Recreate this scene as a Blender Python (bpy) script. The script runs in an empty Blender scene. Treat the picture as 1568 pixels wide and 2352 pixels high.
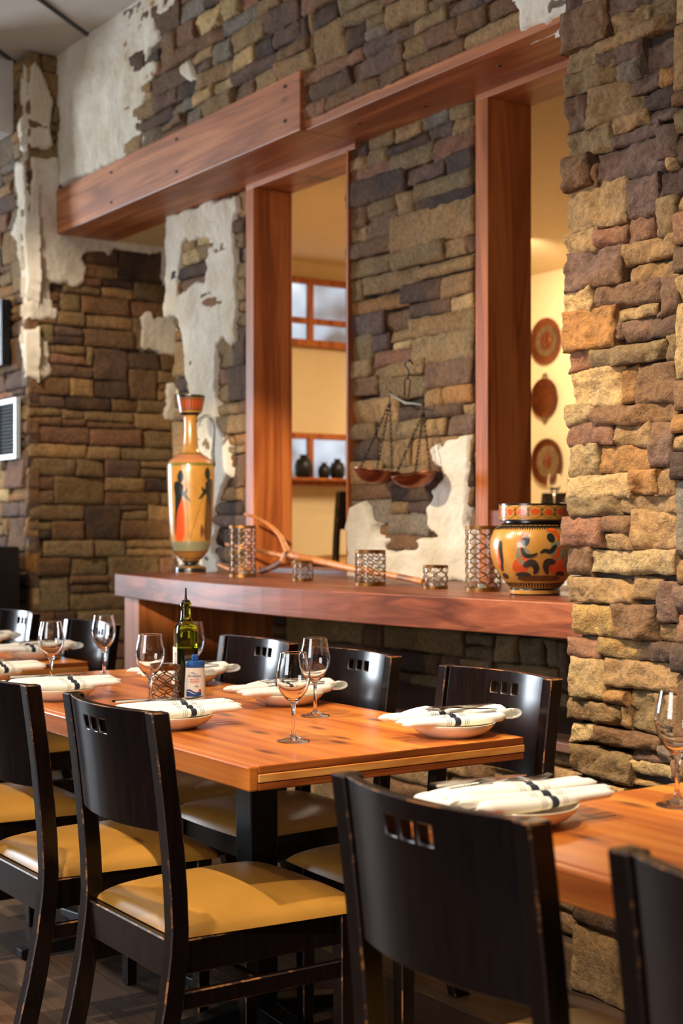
import bpy, bmesh, math, random
import numpy as np
from mathutils import Vector, Matrix, noise

# ------------------------------------------------------------------ camera, world, lights, exposure
scene = bpy.context.scene
COL = scene.collection
CAM_H = 1.257
F_PX = 50.0 / 36.0 * 2352
HORIZON = 1212.0
SY, CY = 0.827, 0.562          # view direction is (-SY, CY)
_n = math.hypot(SY, CY); SY /= _n; CY /= _n

cam_data = bpy.data.cameras.new('camera')
cam = bpy.data.objects.new('camera', cam_data)
COL.objects.link(cam)
cam.location = (0, 0, CAM_H)
cam.rotation_euler = (math.pi / 2, 0, math.atan2(SY, CY))
cam_data.lens = 50
cam_data.sensor_width = 36
cam_data.sensor_fit = 'AUTO'
cam_data.shift_y = (HORIZON - 1176) / 2352
cam_data.dof.use_dof = True
cam_data.dof.focus_distance = 3.35
cam_data.dof.aperture_fstop = 4.0
cam_data.clip_start = 0.05
scene.camera = cam

scene.view_settings.view_transform = 'Standard'
scene.view_settings.look = 'None'
scene.view_settings.gamma = 1.0
scene.view_settings.use_curve_mapping = False
scene.view_settings.exposure = 0.2

world = bpy.data.worlds.new('world')
scene.world = world
world.use_nodes = True
world.node_tree.nodes['Background'].inputs[0].default_value = (0.62, 0.74, 1.0, 1)
world.node_tree.nodes['Background'].inputs[1].default_value = 0.6

WARM = (1.0, 0.83, 0.61)
WARM2 = (1.0, 0.79, 0.53)
COOL = (0.80, 0.90, 1.0)

def area(name, loc, target, sx, sy, power, color):
    d = bpy.data.lights.new(name, 'AREA'); d.shape = 'RECTANGLE'
    d.size = sx; d.size_y = sy; d.energy = power; d.color = color
    o = bpy.data.objects.new(name, d); COL.objects.link(o)
    o.location = loc
    o.rotation_euler = (Vector(target) - Vector(loc)).to_track_quat('-Z', 'Y').to_euler()
    return o

def spot(name, loc, target, power, color, angle=60, blend=0.5, radius=0.04):
    d = bpy.data.lights.new(name, 'SPOT'); d.energy = power; d.color = color
    d.spot_size = math.radians(angle); d.spot_blend = blend; d.shadow_soft_size = radius
    o = bpy.data.objects.new(name, d); COL.objects.link(o)
    o.location = loc
    o.rotation_euler = (Vector(target) - Vector(loc)).to_track_quat('-Z', 'Y').to_euler()
    return o

# daylight at the end window, and an added fill light at the front wall
area('front_fill_light', (-1.5, -4.9, 2.0), (-1.5, 0, 1.8), 3.0, 2.4, 215, (0.94, 0.96, 1.0))
area('daylight_end_window', (-12.9, -0.6, 2.0), (0, -0.6, 1.8), 2.2, 2.4, 520, COOL)
# warm ceiling spotlights of the dining room
spot('ceiling_spot_table', (-2.4, 0.5, 3.85), (-3.0, 1.9, 0.76), 350, WARM, 56, 0.6)
spot('ceiling_spot_table_far', (-4.7, 0.5, 3.85), (-4.4, 1.9, 0.76), 250, WARM, 60, 0.6)
spot('ceiling_spot_near_table', (-0.9, 0.5, 3.85), (-1.6, 1.8, 0.76), 400, WARM, 54, 0.6)
spot('ceiling_spot_pillar', (-3.5, 1.0, 3.4), (-2.4, 2.72, 0.95), 420, WARM, 46, 0.9)
spot('ceiling_spot_ledge', (-4.9, 0.2, 3.1), (-4.1, 3.4, 1.15), 520, WARM, 44, 0.9)
spot('wall_spot_vase', (-1.4, -0.7, 2.35), (-6.1, 3.4, 1.30), 2000, WARM, 12.5, 0.6, 0.03)
spot('ceiling_spot_pier', (-6.4, 1.4, 3.85), (-7.75, 3.55, 1.6), 260, WARM, 44, 0.9)
spot('ceiling_spot_aisle', (-2.6, -0.9, 3.85), (-3.2, 0.6, 0.0), 150, WARM, 50, 0.7)
# lamps of the back room
spot('back_room_wall_spot', (-7.4, 6.6, 3.2), (-8.3, 7.6, 2.2), 170, WARM2, 120, 1.0, 0.1)
area('back_room_lamp', (-6.2, 5.6, 3.2), (-6.2, 5.6, 0), 1.2, 1.2, 110, WARM2)

# ------------------------------------------------------------------ small helpers
def lin(r, g, b):
    f = lambda c: (c / 255 / 12.92) if c / 255 <= 0.04045 else ((c / 255 + 0.055) / 1.055) ** 2.4
    return (f(r), f(g), f(b), 1.0)

def ray(px, py):
    t = (px - 784) / F_PX
    return Vector((-SY + CY * t, CY + SY * t, (HORIZON - py) / F_PX))

CAMP = Vector((0, 0, CAM_H))
def at_z(px, py, z):
    r = ray(px, py); return CAMP + r * ((z - CAM_H) / r.z)
def at_y(px, py, y):
    r = ray(px, py); return CAMP + r * (y / r.y)
def at_x(px, py, x):
    r = ray(px, py); return CAMP + r * (x / r.x)

def link(o, parent=None):
    COL.objects.link(o)
    if parent is not None:
        o.parent = parent
    return o

def tag(o, label=None, cat=None, group=None, kind=None):
    if label: o['label'] = label
    if cat: o['category'] = cat
    if group: o['group'] = group
    if kind: o['kind'] = kind
    return o

def empty(name, loc=(0, 0, 0), rz=0.0, label=None, cat=None, group=None):
    o = bpy.data.objects.new(name, None)
    o.location = loc; o.rotation_euler = (0, 0, rz); o.empty_display_size = 0.05
    COL.objects.link(o)
    return tag(o, label, cat, group)

def copy_tree(o, parent=None):
    c = o.copy(); COL.objects.link(c)
    if parent is not None: c.parent = parent
    for ch in list(o.children):
        copy_tree(ch, c)
    return c

class MB:
    """collects vertices and faces, then links them as one mesh object"""
    def __init__(s): s.v = []; s.f = []; s.m = []; s.att = None
    def add(s, vs, fs, mi=0):
        n = len(s.v); s.v += [tuple(p) for p in vs]
        s.f += [tuple(i + n for i in f) for f in fs]; s.m += [mi] * len(fs); return s
    def box(s, x0, x1, y0, y1, z0, z1, mi=0):
        vs = [(x, y, z) for x in (x0, x1) for y in (y0, y1) for z in (z0, z1)]
        return s.add(vs, [(0, 1, 3, 2), (4, 6, 7, 5), (0, 4, 5, 1), (2, 3, 7, 6), (0, 2, 6, 4), (1, 5, 7, 3)], mi)
    def tube(s, pts, rad, n=8, mi=0, cap=True, flat=1.0):
        pts = [Vector(p) for p in pts]
        rr = rad if isinstance(rad, (list, tuple)) else [rad] * len(pts)
        rings = []; up = None
        for i, p in enumerate(pts):
            d = (pts[min(i + 1, len(pts) - 1)] - pts[max(i - 1, 0)]).normalized()
            if up is None:
                up = Vector((0, 0, 1)) if abs(d.z) < 0.9 else Vector((1, 0, 0))
            a = d.cross(up)
            if a.length < 1e-6: a = d.cross(Vector((1, 0, 0)))
            a.normalize(); b = a.cross(d).normalized(); up = b
            rings.append([p + (a * math.cos(2 * math.pi * k / n) + b * math.sin(2 * math.pi * k / n) * flat) * rr[i] for k in range(n)])
        vs = [q for r in rings for q in r]; fs = []
        for i in range(len(rings) - 1):
            for k in range(n):
                fs.append((i * n + k, i * n + (k + 1) % n, (i + 1) * n + (k + 1) % n, (i + 1) * n + k))
        if cap:
            fs.append(tuple(range(n))[::-1]); fs.append(tuple((len(rings) - 1) * n + k for k in range(n)))
        return s.add(vs, fs, mi)
    def lathe(s, prof, n=32, c=(0, 0, 0), mi=0, sx=1.0, sy=1.0, ends=True):
        vs = []; fs = []
        for (r, z) in prof:
            for k in range(n):
                a = 2 * math.pi * k / n
                vs.append((c[0] + r * sx * math.cos(a), c[1] + r * sy * math.sin(a), c[2] + z))
        for i in range(len(prof) - 1):
            for k in range(n):
                fs.append((i * n + k, i * n + (k + 1) % n, (i + 1) * n + (k + 1) % n, (i + 1) * n + k))
        if ends:
            if prof[0][0] > 1e-5: fs.append(tuple(range(n))[::-1])
            if prof[-1][0] > 1e-5: fs.append(tuple((len(prof) - 1) * n + k for k in range(n)))
        return s.add(vs, fs, mi)
    def prism(s, poly, z0, z1, mi=0):
        n = len(poly)
        vs = [(x, y, z0) for x, y in poly] + [(x, y, z1) for x, y in poly]
        fs = [tuple(range(n))[::-1], tuple(range(n, 2 * n))] + [(i, (i + 1) % n, n + (i + 1) % n, n + i) for i in range(n)]
        return s.add(vs, fs, mi)
    def mesh(s, name, mats, smooth=False, angle=None):
        me = bpy.data.meshes.new(name); me.from_pydata(s.v, [], s.f)
        for m in (mats if isinstance(mats, (list, tuple)) else [mats]): me.materials.append(m)
        me.polygons.foreach_set('material_index', s.m)
        if smooth: me.polygons.foreach_set('use_smooth', [True] * len(s.f))
        me.update()
        bm = bmesh.new(); bm.from_mesh(me)
        bmesh.ops.recalc_face_normals(bm, faces=bm.faces)
        bm.to_mesh(me); bm.free()
        if smooth and angle:
            try: me.set_sharp_from_angle(angle=math.radians(angle))
            except Exception: pass
        return me
    def build(s, name, mats, parent=None, smooth=False, angle=40, loc=(0, 0, 0), rot=(0, 0, 0), bevel=0.0, seg=2, bmat=-1):
        o = bpy.data.objects.new(name, s.mesh(name, mats, smooth, angle))
        o.location = loc; o.rotation_euler = rot
        link(o, parent)
        if bevel:
            b = o.modifiers.new('bevel', 'BEVEL'); b.width = bevel; b.segments = seg; b.limit_method = 'ANGLE'
            b.angle_limit = math.radians(35)
            if bmat >= 0: b.material = bmat
        return o

# ------------------------------------------------------------------ materials
def new_mat(name):
    m = bpy.data.materials.new(name); m.use_nodes = True
    nt = m.node_tree
    return m, nt, nt.nodes['Principled BSDF']

def N(nt, t, **kw):
    n = nt.nodes.new(t)
    for k, v in kw.items(): setattr(n, k, v)
    return n

def mapped(nt, scale, coord='Object', loc=(0, 0, 0)):
    tc = N(nt, 'ShaderNodeTexCoord'); mp = N(nt, 'ShaderNodeMapping')
    nt.links.new(tc.outputs[coord], mp.inputs[0]); mp.inputs['Scale'].default_value = scale; mp.inputs['Location'].default_value = loc
    return mp.outputs[0]

def noise_tex(nt, vec, scale, detail=4, rough=0.6, dist=0.0):
    n = N(nt, 'ShaderNodeTexNoise')
    n.inputs['Scale'].default_value = scale; n.inputs['Detail'].default_value = detail
    n.inputs['Roughness'].default_value = rough; n.inputs['Distortion'].default_value = dist
    if vec is not None: nt.links.new(vec, n.inputs['Vector'])
    return n.outputs['Fac']

def ramp(nt, fac, stops):
    r = N(nt, 'ShaderNodeValToRGB'); e = r.color_ramp.elements
    while len(e) < len(stops): e.new(0.5)
    for i, (p, c) in enumerate(stops):
        e[i].position = p; e[i].color = c if len(c) == 4 else (*c, 1)
    nt.links.new(fac, r.inputs[0])
    return r.outputs[0]

def mix(nt, fac, a, b, mode='MIX'):
    m = N(nt, 'ShaderNodeMix', data_type='RGBA', blend_type=mode)
    for sock, v in ((0, fac), (6, a), (7, b)):
        if hasattr(v, 'links') or hasattr(v, 'is_linked'): nt.links.new(v, m.inputs[sock])
        else: m.inputs[sock].default_value = v
    return m.outputs[2]

def bump(nt, bsdf, fac, strength, dist=0.01):
    b = N(nt, 'ShaderNodeBump'); b.inputs['Strength'].default_value = strength; b.inputs['Distance'].default_value = dist
    nt.links.new(fac, b.inputs['Height']); nt.links.new(b.outputs[0], bsdf.inputs['Normal'])

def plain(name, col, rough=0.5, metal=0.0, spec=0.5, var=0.0, scale=30, bumpk=0.0, coat=0.0):
    m, nt, p = new_mat(name)
    p.inputs['Base Color'].default_value = col
    p.inputs['Roughness'].default_value = rough; p.inputs['Metallic'].default_value = metal
    p.inputs['Specular IOR Level'].default_value = spec
    p.inputs['Coat Weight'].default_value = coat; p.inputs['Coat Roughness'].default_value = 0.08
    f = noise_tex(nt, mapped(nt, (1, 1, 1)), scale, 4)
    if var:
        d = tuple(c * (1 - var) for c in col[:3]) + (1,); l = tuple(min(1, c * (1 + var)) for c in col[:3]) + (1,)
        nt.links.new(ramp(nt, f, [(0.3, d), (0.7, l)]), p.inputs['Base Color'])
    if bumpk: bump(nt, p, f, bumpk, 0.004)
    return m

def wood(name, dark, mid, light, axis=0, scale=1.0, rough=0.35, knots=0.0, coat=0.0, bumpk=0.05, spec=0.5, rings=11.0, along=0.75, ks=None, staves=0):
    m, nt, p = new_mat(name)
    sc = [6.5 * scale] * 3; sc[axis] = along * scale
    v = mapped(nt, tuple(sc))
    f1 = noise_tex(nt, v, 1.1, 3, 0.55, 0.9)
    mul = N(nt, 'ShaderNodeMath', operation='MULTIPLY'); mul.inputs[1].default_value = rings
    nt.links.new(f1, mul.inputs[0])
    fr = N(nt, 'ShaderNodeMath', operation='PINGPONG'); fr.inputs[1].default_value = 1.0
    nt.links.new(mul.outputs[0], fr.inputs[0])
    sc2 = [60.0 * scale] * 3; sc2[axis] = 2.0 * scale
    f2 = noise_tex(nt, mapped(nt, tuple(sc2)), 2.0, 4, 0.6)
    c = ramp(nt, fr.outputs[0], [(0.0, light), (0.5, mid), (1.0, dark)])
    c2 = ramp(nt, f2, [(0.3, (0.55, 0.55, 0.55, 1)), (0.65, (1, 1, 1, 1))])
    c = mix(nt, 0.55, c, c2, 'MULTIPLY')
    f3 = noise_tex(nt, mapped(nt, (1, 1, 1)), 2.2, 2, 0.5)
    c = mix(nt, ramp(nt, f3, [(0.35, (0, 0, 0, 1)), (0.7, (1, 1, 1, 1))]), c, mix(nt, 0.28, c, light, 'MIX'))
    if knots:
        sk = list(ks) if ks else [7.0] * 3
        if not ks: sk[axis] = 3.0
        vo = N(nt, 'ShaderNodeTexVoronoi'); vo.inputs['Scale'].default_value = 1.0
        if ks and ks[2] == 0: vo.voronoi_dimensions = '2D'
        nt.links.new(mapped(nt, tuple(sk), loc=(0.3, 0.7, 0.2)), vo.inputs['Vector'])
        kf = ramp(nt, vo.outputs['Distance'], [(0.03, (knots, knots, knots, 1)), (0.13, (0, 0, 0, 1))])
        c = mix(nt, kf, c, tuple(x * 0.22 for x in dark[:3]) + (1,))
    if staves:
        tc = N(nt, 'ShaderNodeTexCoord'); sx = N(nt, 'ShaderNodeSeparateXYZ'); nt.links.new(tc.outputs['Object'], sx.inputs[0])
        ml = N(nt, 'ShaderNodeMath', operation='MULTIPLY'); ml.inputs[1].default_value = staves; nt.links.new(sx.outputs[1], ml.inputs[0])
        fl = N(nt, 'ShaderNodeMath', operation='FLOOR'); nt.links.new(ml.outputs[0], fl.inputs[0])
        wn = N(nt, 'ShaderNodeTexWhiteNoise', noise_dimensions='1D'); nt.links.new(fl.outputs[0], wn.inputs['W'])
        c = mix(nt, 1.0, c, ramp(nt, wn.outputs['Value'], [(0.0, (0.80, 0.74, 0.68, 1)), (1.0, (1.12, 1.12, 1.10, 1))]), 'MULTIPLY')
    nt.links.new(c, p.inputs['Base Color'])
    p.inputs['Roughness'].default_value = rough; p.inputs['Specular IOR Level'].default_value = spec
    p.inputs['Coat Weight'].default_value = coat; p.inputs['Coat Roughness'].default_value = 0.12
    bump(nt, p, f2, bumpk, 0.003)
    return m

def stone_mat():
    m, nt, p = new_mat('ledge_stone')
    oi = N(nt, 'ShaderNodeObjectInfo')
    v = mapped(nt, (1, 1, 1), 'Object')
    n0 = N(nt, 'ShaderNodeVectorMath', operation='ADD')
    nt.links.new(v, n0.inputs[0]); nt.links.new(oi.outputs['Location'], n0.inputs[1])
    vv = n0.outputs[0]
    fa = noise_tex(nt, vv, 9, 5, 0.62, 0.4)
    fb = noise_tex(nt, vv, 55, 6, 0.7)
    fc = noise_tex(nt, vv, 4.0, 3, 0.5)
    c = mix(nt, ramp(nt, fa, [(0.38, (0, 0, 0, 1)), (0.68, (0.75, 0.75, 0.75, 1))]), oi.outputs['Color'], mix(nt, 1.0, oi.outputs['Color'], (1.35, 1.22, 1.0, 1), 'MULTIPLY'))
    c = mix(nt, ramp(nt, fc, [(0.40, (0, 0, 0, 1)), (0.70, (0.55, 0.55, 0.55, 1))]), c, lin(136, 100, 60))
    c = mix(nt, 0.75, c, ramp(nt, fb, [(0.30, (0.34, 0.31, 0.29, 1)), (0.60, (1.15, 1.12, 1.08, 1))]), 'MULTIPLY')
    nt.links.new(c, p.inputs['Base Color'])
    p.inputs['Roughness'].default_value = 0.78; p.inputs['Specular IOR Level'].default_value = 0.3
    ad = N(nt, 'ShaderNodeMath', operation='ADD')
    m1 = N(nt, 'ShaderNodeMath', operation='MULTIPLY'); m1.inputs[1].default_value = 2.2
    nt.links.new(fa, m1.inputs[0]); nt.links.new(m1.outputs[0], ad.inputs[0]); nt.links.new(fb, ad.inputs[1])
    bump(nt, p, ad.outputs[0], 0.8, 0.018)
    return m

def plaster_mat():
    m, nt, p = new_mat('cream_plaster')
    v = mapped(nt, (1, 1, 1))
    fa = noise_tex(nt, v, 3.0, 5, 0.6, 0.3); fb = noise_tex(nt, v, 28, 5, 0.65); fc = noise_tex(nt, v, 11, 4, 0.7, 1.5)
    c = ramp(nt, fa, [(0.3, lin(196, 180, 152)), (0.6, lin(224, 214, 196))])
    c = mix(nt, ramp(nt, fc, [(0.62, (0, 0, 0, 1)), (0.72, (0.35, 0.35, 0.35, 1))]), c, lin(176, 142, 92))
    nt.links.new(c, p.inputs['Base Color'])
    p.inputs['Roughness'].default_value = 0.85; p.inputs['Specular IOR Level'].default_value = 0.2
    ad = N(nt, 'ShaderNodeMath', operation='ADD'); nt.links.new(fb, ad.inputs[0]); nt.links.new(fc, ad.inputs[1])
    bump(nt, p, ad.outputs[0], 0.55, 0.016)
    return m

def glass_mat(name, col=(1, 1, 1, 1), rough=0.0, ior=1.45):
    m, nt, p = new_mat(name)
    p.inputs['Base Color'].default_value = col; p.inputs['Roughness'].default_value = rough
    p.inputs['Transmission Weight'].default_value = 1.0; p.inputs['IOR'].default_value = ior
    return m

def emit_mat(name, col, strength):
    m, nt, p = new_mat(name)
    p.inputs['Base Color'].default_value = (0, 0, 0, 1)
    p.inputs['Emission Color'].default_value = col; p.inputs['Emission Strength'].default_value = strength
    return m

M = {}
M['stone'] = stone_mat()
M['mortar'] = plain('dark_mortar', lin(52, 42, 34), 0.95, var=0.35, scale=18)
M['plaster'] = plaster_mat()
M['white_paint'] = plain('white_ceiling_paint', lin(205, 198, 186), 0.8, var=0.05, scale=6)
M['cream_paint'] = plain('cream_wall_paint', lin(228, 206, 162), 0.75, var=0.03, scale=8)
M['beam'] = wood('cherry_beam', lin(142, 78, 42), lin(182, 108, 62), lin(204, 132, 82), 0, 1.2, 0.45, knots=0.8, rings=6, along=0.4, ks=(2.4, 0.5, 7.0))
M['frame_v'] = wood('cherry_frame', lin(134, 66, 28), lin(172, 92, 42), lin(194, 114, 56), 2, 1.1, 0.48, rings=7, along=0.45, spec=0.3)
M['ledge'] = wood('walnut_ledge', lin(84, 42, 28), lin(128, 68, 46), lin(158, 92, 62), 0, 1.6, 0.36, rings=6, along=0.32, spec=0.26)
M['bench'] = wood('walnut_bench', lin(70, 46, 40), lin(98, 66, 56), lin(120, 84, 70), 0, 0.7, 0.4)
M['table'] = wood('orange_pine_table', lin(172, 86, 28), lin(206, 116, 42), lin(222, 138, 58), 0, 1.2, 0.36, knots=0.9, coat=0.1, rings=5, along=0.35, ks=(2.2, 7.0, 0.0), staves=11)
M['table_mid'] = wood('light_pine_edge', lin(204, 124, 50), lin(230, 156, 78), lin(240, 178, 100), 1, 0.8, 0.4)
M['table_end'] = wood('red_pine_edge', lin(126, 58, 18), lin(158, 78, 28), lin(178, 96, 40), 1, 1.2, 0.4, knots=0.8)
def chair_wood():
    m, nt, p = new_mat('espresso_wood')
    f = noise_tex(nt, mapped(nt, (40, 40, 3)), 2, 4)
    nt.links.new(ramp(nt, f, [(0.35, lin(12, 7, 7)), (0.7, lin(24, 14, 13))]), p.inputs['Base Color'])
    p.inputs['Roughness'].default_value = 0.20; p.inputs['Specular IOR Level'].default_value = 0.30
    return m
M['chair'] = chair_wood()
def chair_edge():
    m, nt, p = new_mat('worn_espresso_edge')
    f = noise_tex(nt, mapped(nt, (1, 1, 1)), 17, 5, 0.7)
    nt.links.new(ramp(nt, f, [(0.52, lin(38, 24, 20)), (0.60, lin(140, 90, 46))]), p.inputs['Base Color'])
    p.inputs['Roughness'].default_value = 0.4
    return m
M['chair_edge'] = chair_edge()
M['vinyl'] = plain('mustard_vinyl', lin(168, 120, 50), 0.30, var=0.10, scale=6, bumpk=0.12)
M['black_metal'] = plain('black_metal', lin(16, 15, 16), 0.35, 0.3)
M['black_box'] = plain('black_lacquer', lin(14, 14, 17), 0.4)
M['iron'] = plain('dark_iron', lin(44, 34, 28), 0.45, 0.9)
M['brass'] = plain('aged_brass', lin(128, 88, 44), 0.42, 0.9, var=0.4, scale=60)
M['silver'] = plain('cutlery_steel', lin(190, 186, 180), 0.16, 1.0)
M['tin'] = plain('pale_tin', lin(206, 208, 204), 0.3, 0.7)
M['copper'] = plain('copper', lin(140, 82, 54), 0.28, 0.85, var=0.3, scale=40)
M['copper_dark'] = plain('dark_copper', lin(112, 64, 38), 0.38, 1.0, var=0.3, scale=25)
M['pewter'] = plain('tarnished_inlay', lin(134, 112, 84), 0.4, 0.8, var=0.3, scale=30)
M['china'] = plain('cream_china', lin(232, 216, 186), 0.18, coat=0.4)
M['glass'] = glass_mat('clear_glass')
M['liner'] = glass_mat('holder_glass', (0.98, 0.98, 0.98, 1), 0.08, 1.3)
M['oil_glass'] = glass_mat('green_bottle_glass', lin(150, 160, 30), 0.02)
M['oil'] = plain('olive_oil', lin(42, 40, 8), 0.1)
M['white_plastic'] = plain('white_plastic', lin(236, 228, 212), 0.35)
M['blue_plastic'] = plain('blue_plastic', lin(30, 88, 160), 0.4)
M['blue_ink'] = plain('blue_ink', lin(24, 66, 130), 0.5)
M['red_ink'] = plain('red_ink', lin(214, 60, 40), 0.5)
M['dark_ink'] = plain('dark_ink', lin(30, 28, 30), 0.5)
M['paper'] = plain('label_paper', lin(232, 224, 206), 0.6)
M['pot_clay'] = plain('ochre_glaze', lin(178, 126, 54), 0.28, var=0.2, scale=11, coat=0.5)
M['pot_black'] = plain('black_glaze', lin(16, 18, 18), 0.28, coat=0.2)
M['pot_olive'] = plain('olive_glaze', lin(116, 106, 40), 0.3, coat=0.5)
M['pot_pink'] = plain('salmon_glaze', lin(196, 124, 80), 0.3, coat=0.5)
M['paint_dark'] = plain('painted_dark', lin(30, 34, 30), 0.3, coat=0.5)
M['paint_red'] = plain('painted_red', lin(196, 74, 26), 0.3, coat=0.5)
M['paint_brown'] = plain('painted_brown', lin(96, 60, 30), 0.3, coat=0.5)
M['paint_grey'] = plain('painted_grey', lin(120, 116, 88), 0.3, coat=0.5)
M['branch'] = plain('peeled_branch', lin(198, 124, 62), 0.5, var=0.25, scale=25, bumpk=0.2)
M['bark'] = plain('branch_bark', lin(120, 72, 50), 0.6, var=0.3, scale=40, bumpk=0.3)
M['candle'] = plain('white_wax', lin(230, 220, 200), 0.5)
M['louvre'] = plain('grey_louvre', lin(52, 56, 62), 0.4, 0.4)
M['alu'] = plain('pale_metal_frame', lin(205, 214, 220), 0.35, 0.3)
def pane_mat():
    m, nt, p = new_mat('daylit_pane')
    p.inputs['Base Color'].default_value = (0, 0, 0, 1); p.inputs['Roughness'].default_value = 0.1
    f = noise_tex(nt, mapped(nt, (1, 1.2, 2.0)), 2.0, 1)
    nt.links.new(ramp(nt, f, [(0.30, lin(128, 116, 108)), (0.55, lin(196, 206, 220)), (0.75, lin(232, 240, 250))]), p.inputs['Emission Color'])  # patchy glow stands in for daylight and reflections in the panes
    p.inputs['Emission Strength'].default_value = 1.0
    return m
M['window_light'] = pane_mat()
M['dim_paint'] = plain('brown_wall_paint', lin(96, 74, 58), 0.8, var=0.06, scale=5)
def napkin_mat():
    m, nt, p = new_mat('striped_napkin')
    at = N(nt, 'ShaderNodeAttribute', attribute_name='along')
    r = N(nt, 'ShaderNodeValToRGB'); r.color_ramp.interpolation = 'CONSTANT'
    w = lin(244, 240, 230); k = lin(34, 38, 50)
    stops = [(0, w), (0.470, k), (0.474, w), (0.486, k), (0.490, w), (0.502, k), (0.506, w), (0.545, k), (0.60, w),
             (0.635, k), (0.639, w), (0.651, k), (0.655, w), (0.667, k), (0.671, w)]
    e = r.color_ramp.elements
    while len(e) < len(stops): e.new(0.5)
    for i, (q, c) in enumerate(stops): e[i].position = q; e[i].color = c
    nt.links.new(at.outputs['Fac'], r.inputs[0]); nt.links.new(r.outputs[0], p.inputs['Base Color'])
    p.inputs['Roughness'].default_value = 0.9; p.inputs['Specular IOR Level'].default_value = 0.1
    p.inputs['Sheen Weight'].default_value = 0.2
    bump(nt, p, noise_tex(nt, mapped(nt, (1, 1, 1)), 60, 3), 0.15, 0.003)
    return m
M['napkin'] = napkin_mat()
def plank_mat():
    m, nt, p = new_mat('floor_plank_wood')
    oi = N(nt, 'ShaderNodeObjectInfo')
    f = noise_tex(nt, mapped(nt, (3, 60, 60)), 1.5, 5, 0.65, 0.4)
    c = mix(nt, 0.8, oi.outputs['Color'], ramp(nt, f, [(0.3, (0.45, 0.42, 0.4, 1)), (0.65, (1.15, 1.1, 1.05, 1))]), 'MULTIPLY')
    nt.links.new(c, p.inputs['Base Color']); p.inputs['Roughness'].default_value = 0.6; p.inputs['Specular IOR Level'].default_value = 0.25
    bump(nt, p, f, 0.15, 0.004)
    return m
M['plank'] = plank_mat()

# ------------------------------------------------------------------ the setting
def struct(o):
    o['kind'] = 'structure'; return o

random.seed(5)
# floor: base slab and separate planks laid along the wall
floor = struct(MB().box(-13.2, 3.5, -5.2, 3.7, -0.12, -0.012).build('floor', M['mortar']))
PLANKC = [lin(112, 82, 54), lin(90, 66, 46), lin(130, 98, 64), lin(76, 58, 46), lin(104, 82, 62), lin(84, 70, 60)]
pw = 0.13
plank_meshes = {}
for r in range(-2, 26):
    y0 = r * pw; x = -8.6 + random.random() * 0.8
    while x < -0.4:
        L = random.choice((0.75, 0.95, 1.15, 1.35))
        if (r, x) and L not in plank_meshes:
            plank_meshes[L] = MB().box(-L / 2 + .0015, L / 2 - .0015, -pw / 2 + .0015, pw / 2 - .0015, -0.012, 0).mesh('plank', M['plank'])
        o = bpy.data.objects.new('plank', plank_meshes[L]); o.location = (x + L / 2, y0 + pw / 2, random.uniform(-.0006, 0.0))
        c = random.choice(PLANKC); k = random.uniform(0.85, 1.15); o.color = (c[0] * k, c[1] * k, c[2] * k, 1)
        link(o, floor); x += L
floor['label'] = 'dark brown plank floor under the tables'
ceiling = struct(MB().box(-13.2, 3.5, -5.2, 3.75, 4.0, 4.15).build('ceiling', M['white_paint']))
def batten(name, a, b, w=0.012):
    a = Vector(a); b = Vector(b); d = (b - a).normalized(); n = Vector((-d.y, d.x, 0)) * w
    return struct(MB().add([a - n, b - n, b + n, a + n, a - n + Vector((0, 0, .012)), b - n + Vector((0, 0, .012)), b + n + Vector((0, 0, .012)), a + n + Vector((0, 0, .012))],
        [(0, 1, 2, 3), (4, 7, 6, 5), (0, 4, 5, 1), (1, 5, 6, 2), (2, 6, 7, 3), (3, 7, 4, 0)]).build(name, M['louvre']))
batten('trim_1', (-6.60, 2.40, 3.99), (-7.35, 3.30, 3.99))
batten('trim_2', (-7.60, 2.70, 3.99), (-8.10, 3.2, 3.99))
soffit = struct(MB().box(-13.2, -7.97, 2.5, 3.1, 3.57, 3.999).build('ceiling_soffit', M['white_paint'], bevel=0.01))
# outer walls of the dining room with window openings (behind the camera)
wf = MB()
wf.box(-13.2, 3.5, -5.2, -5.0, 0, 0.8); wf.box(-13.2, 3.5, -5.2, -5.0, 3.2, 4.0)
for a, b in ((-13.2, -3.1), (0.1, 3.5)): wf.box(a, b, -5.2, -5.0, 0.8, 3.2)
struct(wf.build('wall_front', M['dim_paint']))
we = MB()
we.box(-13.2, -13.0, -5.0, 3.1, 0, 0.8); we.box(-13.2, -13.0, -5.0, 3.1, 3.2, 4.0)
for a, b in ((-5.0, -1.75), (0.55, 3.1)): we.box(-13.2, -13.0, a, b, 0.8, 3.2)
struct(we.build('wall_end', M['dim_paint']))
struct(MB().box(3.3, 3.5, -5.0, 2.74, 0, 4.0).build('wall_near_side', M['dim_paint']))

# --- stone facing
PAL = {'t': lin(158, 128, 88), 'o': lin(134, 113, 80), 'p': lin(106, 84, 75), 'd': lin(76, 60, 52), 'r': lin(162, 118, 68),
       'l': lin(192, 164, 116), 'b': lin(120, 90, 64), 'g': lin(122, 114, 102), 'k': lin(140, 100, 78), 'y': lin(170, 140, 84)}
PALKEYS = 'tttoobbbppddglkr'

class PY:                        # a wall face looking towards -Y
    def __init__(s, y): s.y = y
    def uv(s, px, py): p = at_y(px, py, s.y); return p.x, p.z
    def pos(s, u, v, out=0): return Vector((u, s.y - out, v))
    rot = 0.0
class PX:                        # a wall face looking towards +X
    def __init__(s, x): s.x = x
    def uv(s, px, py): p = at_x(px, py, s.x); return p.y, p.z
    def pos(s, u, v, out=0): return Vector((s.x + out, u, v))
    rot = math.pi / 2

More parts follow.
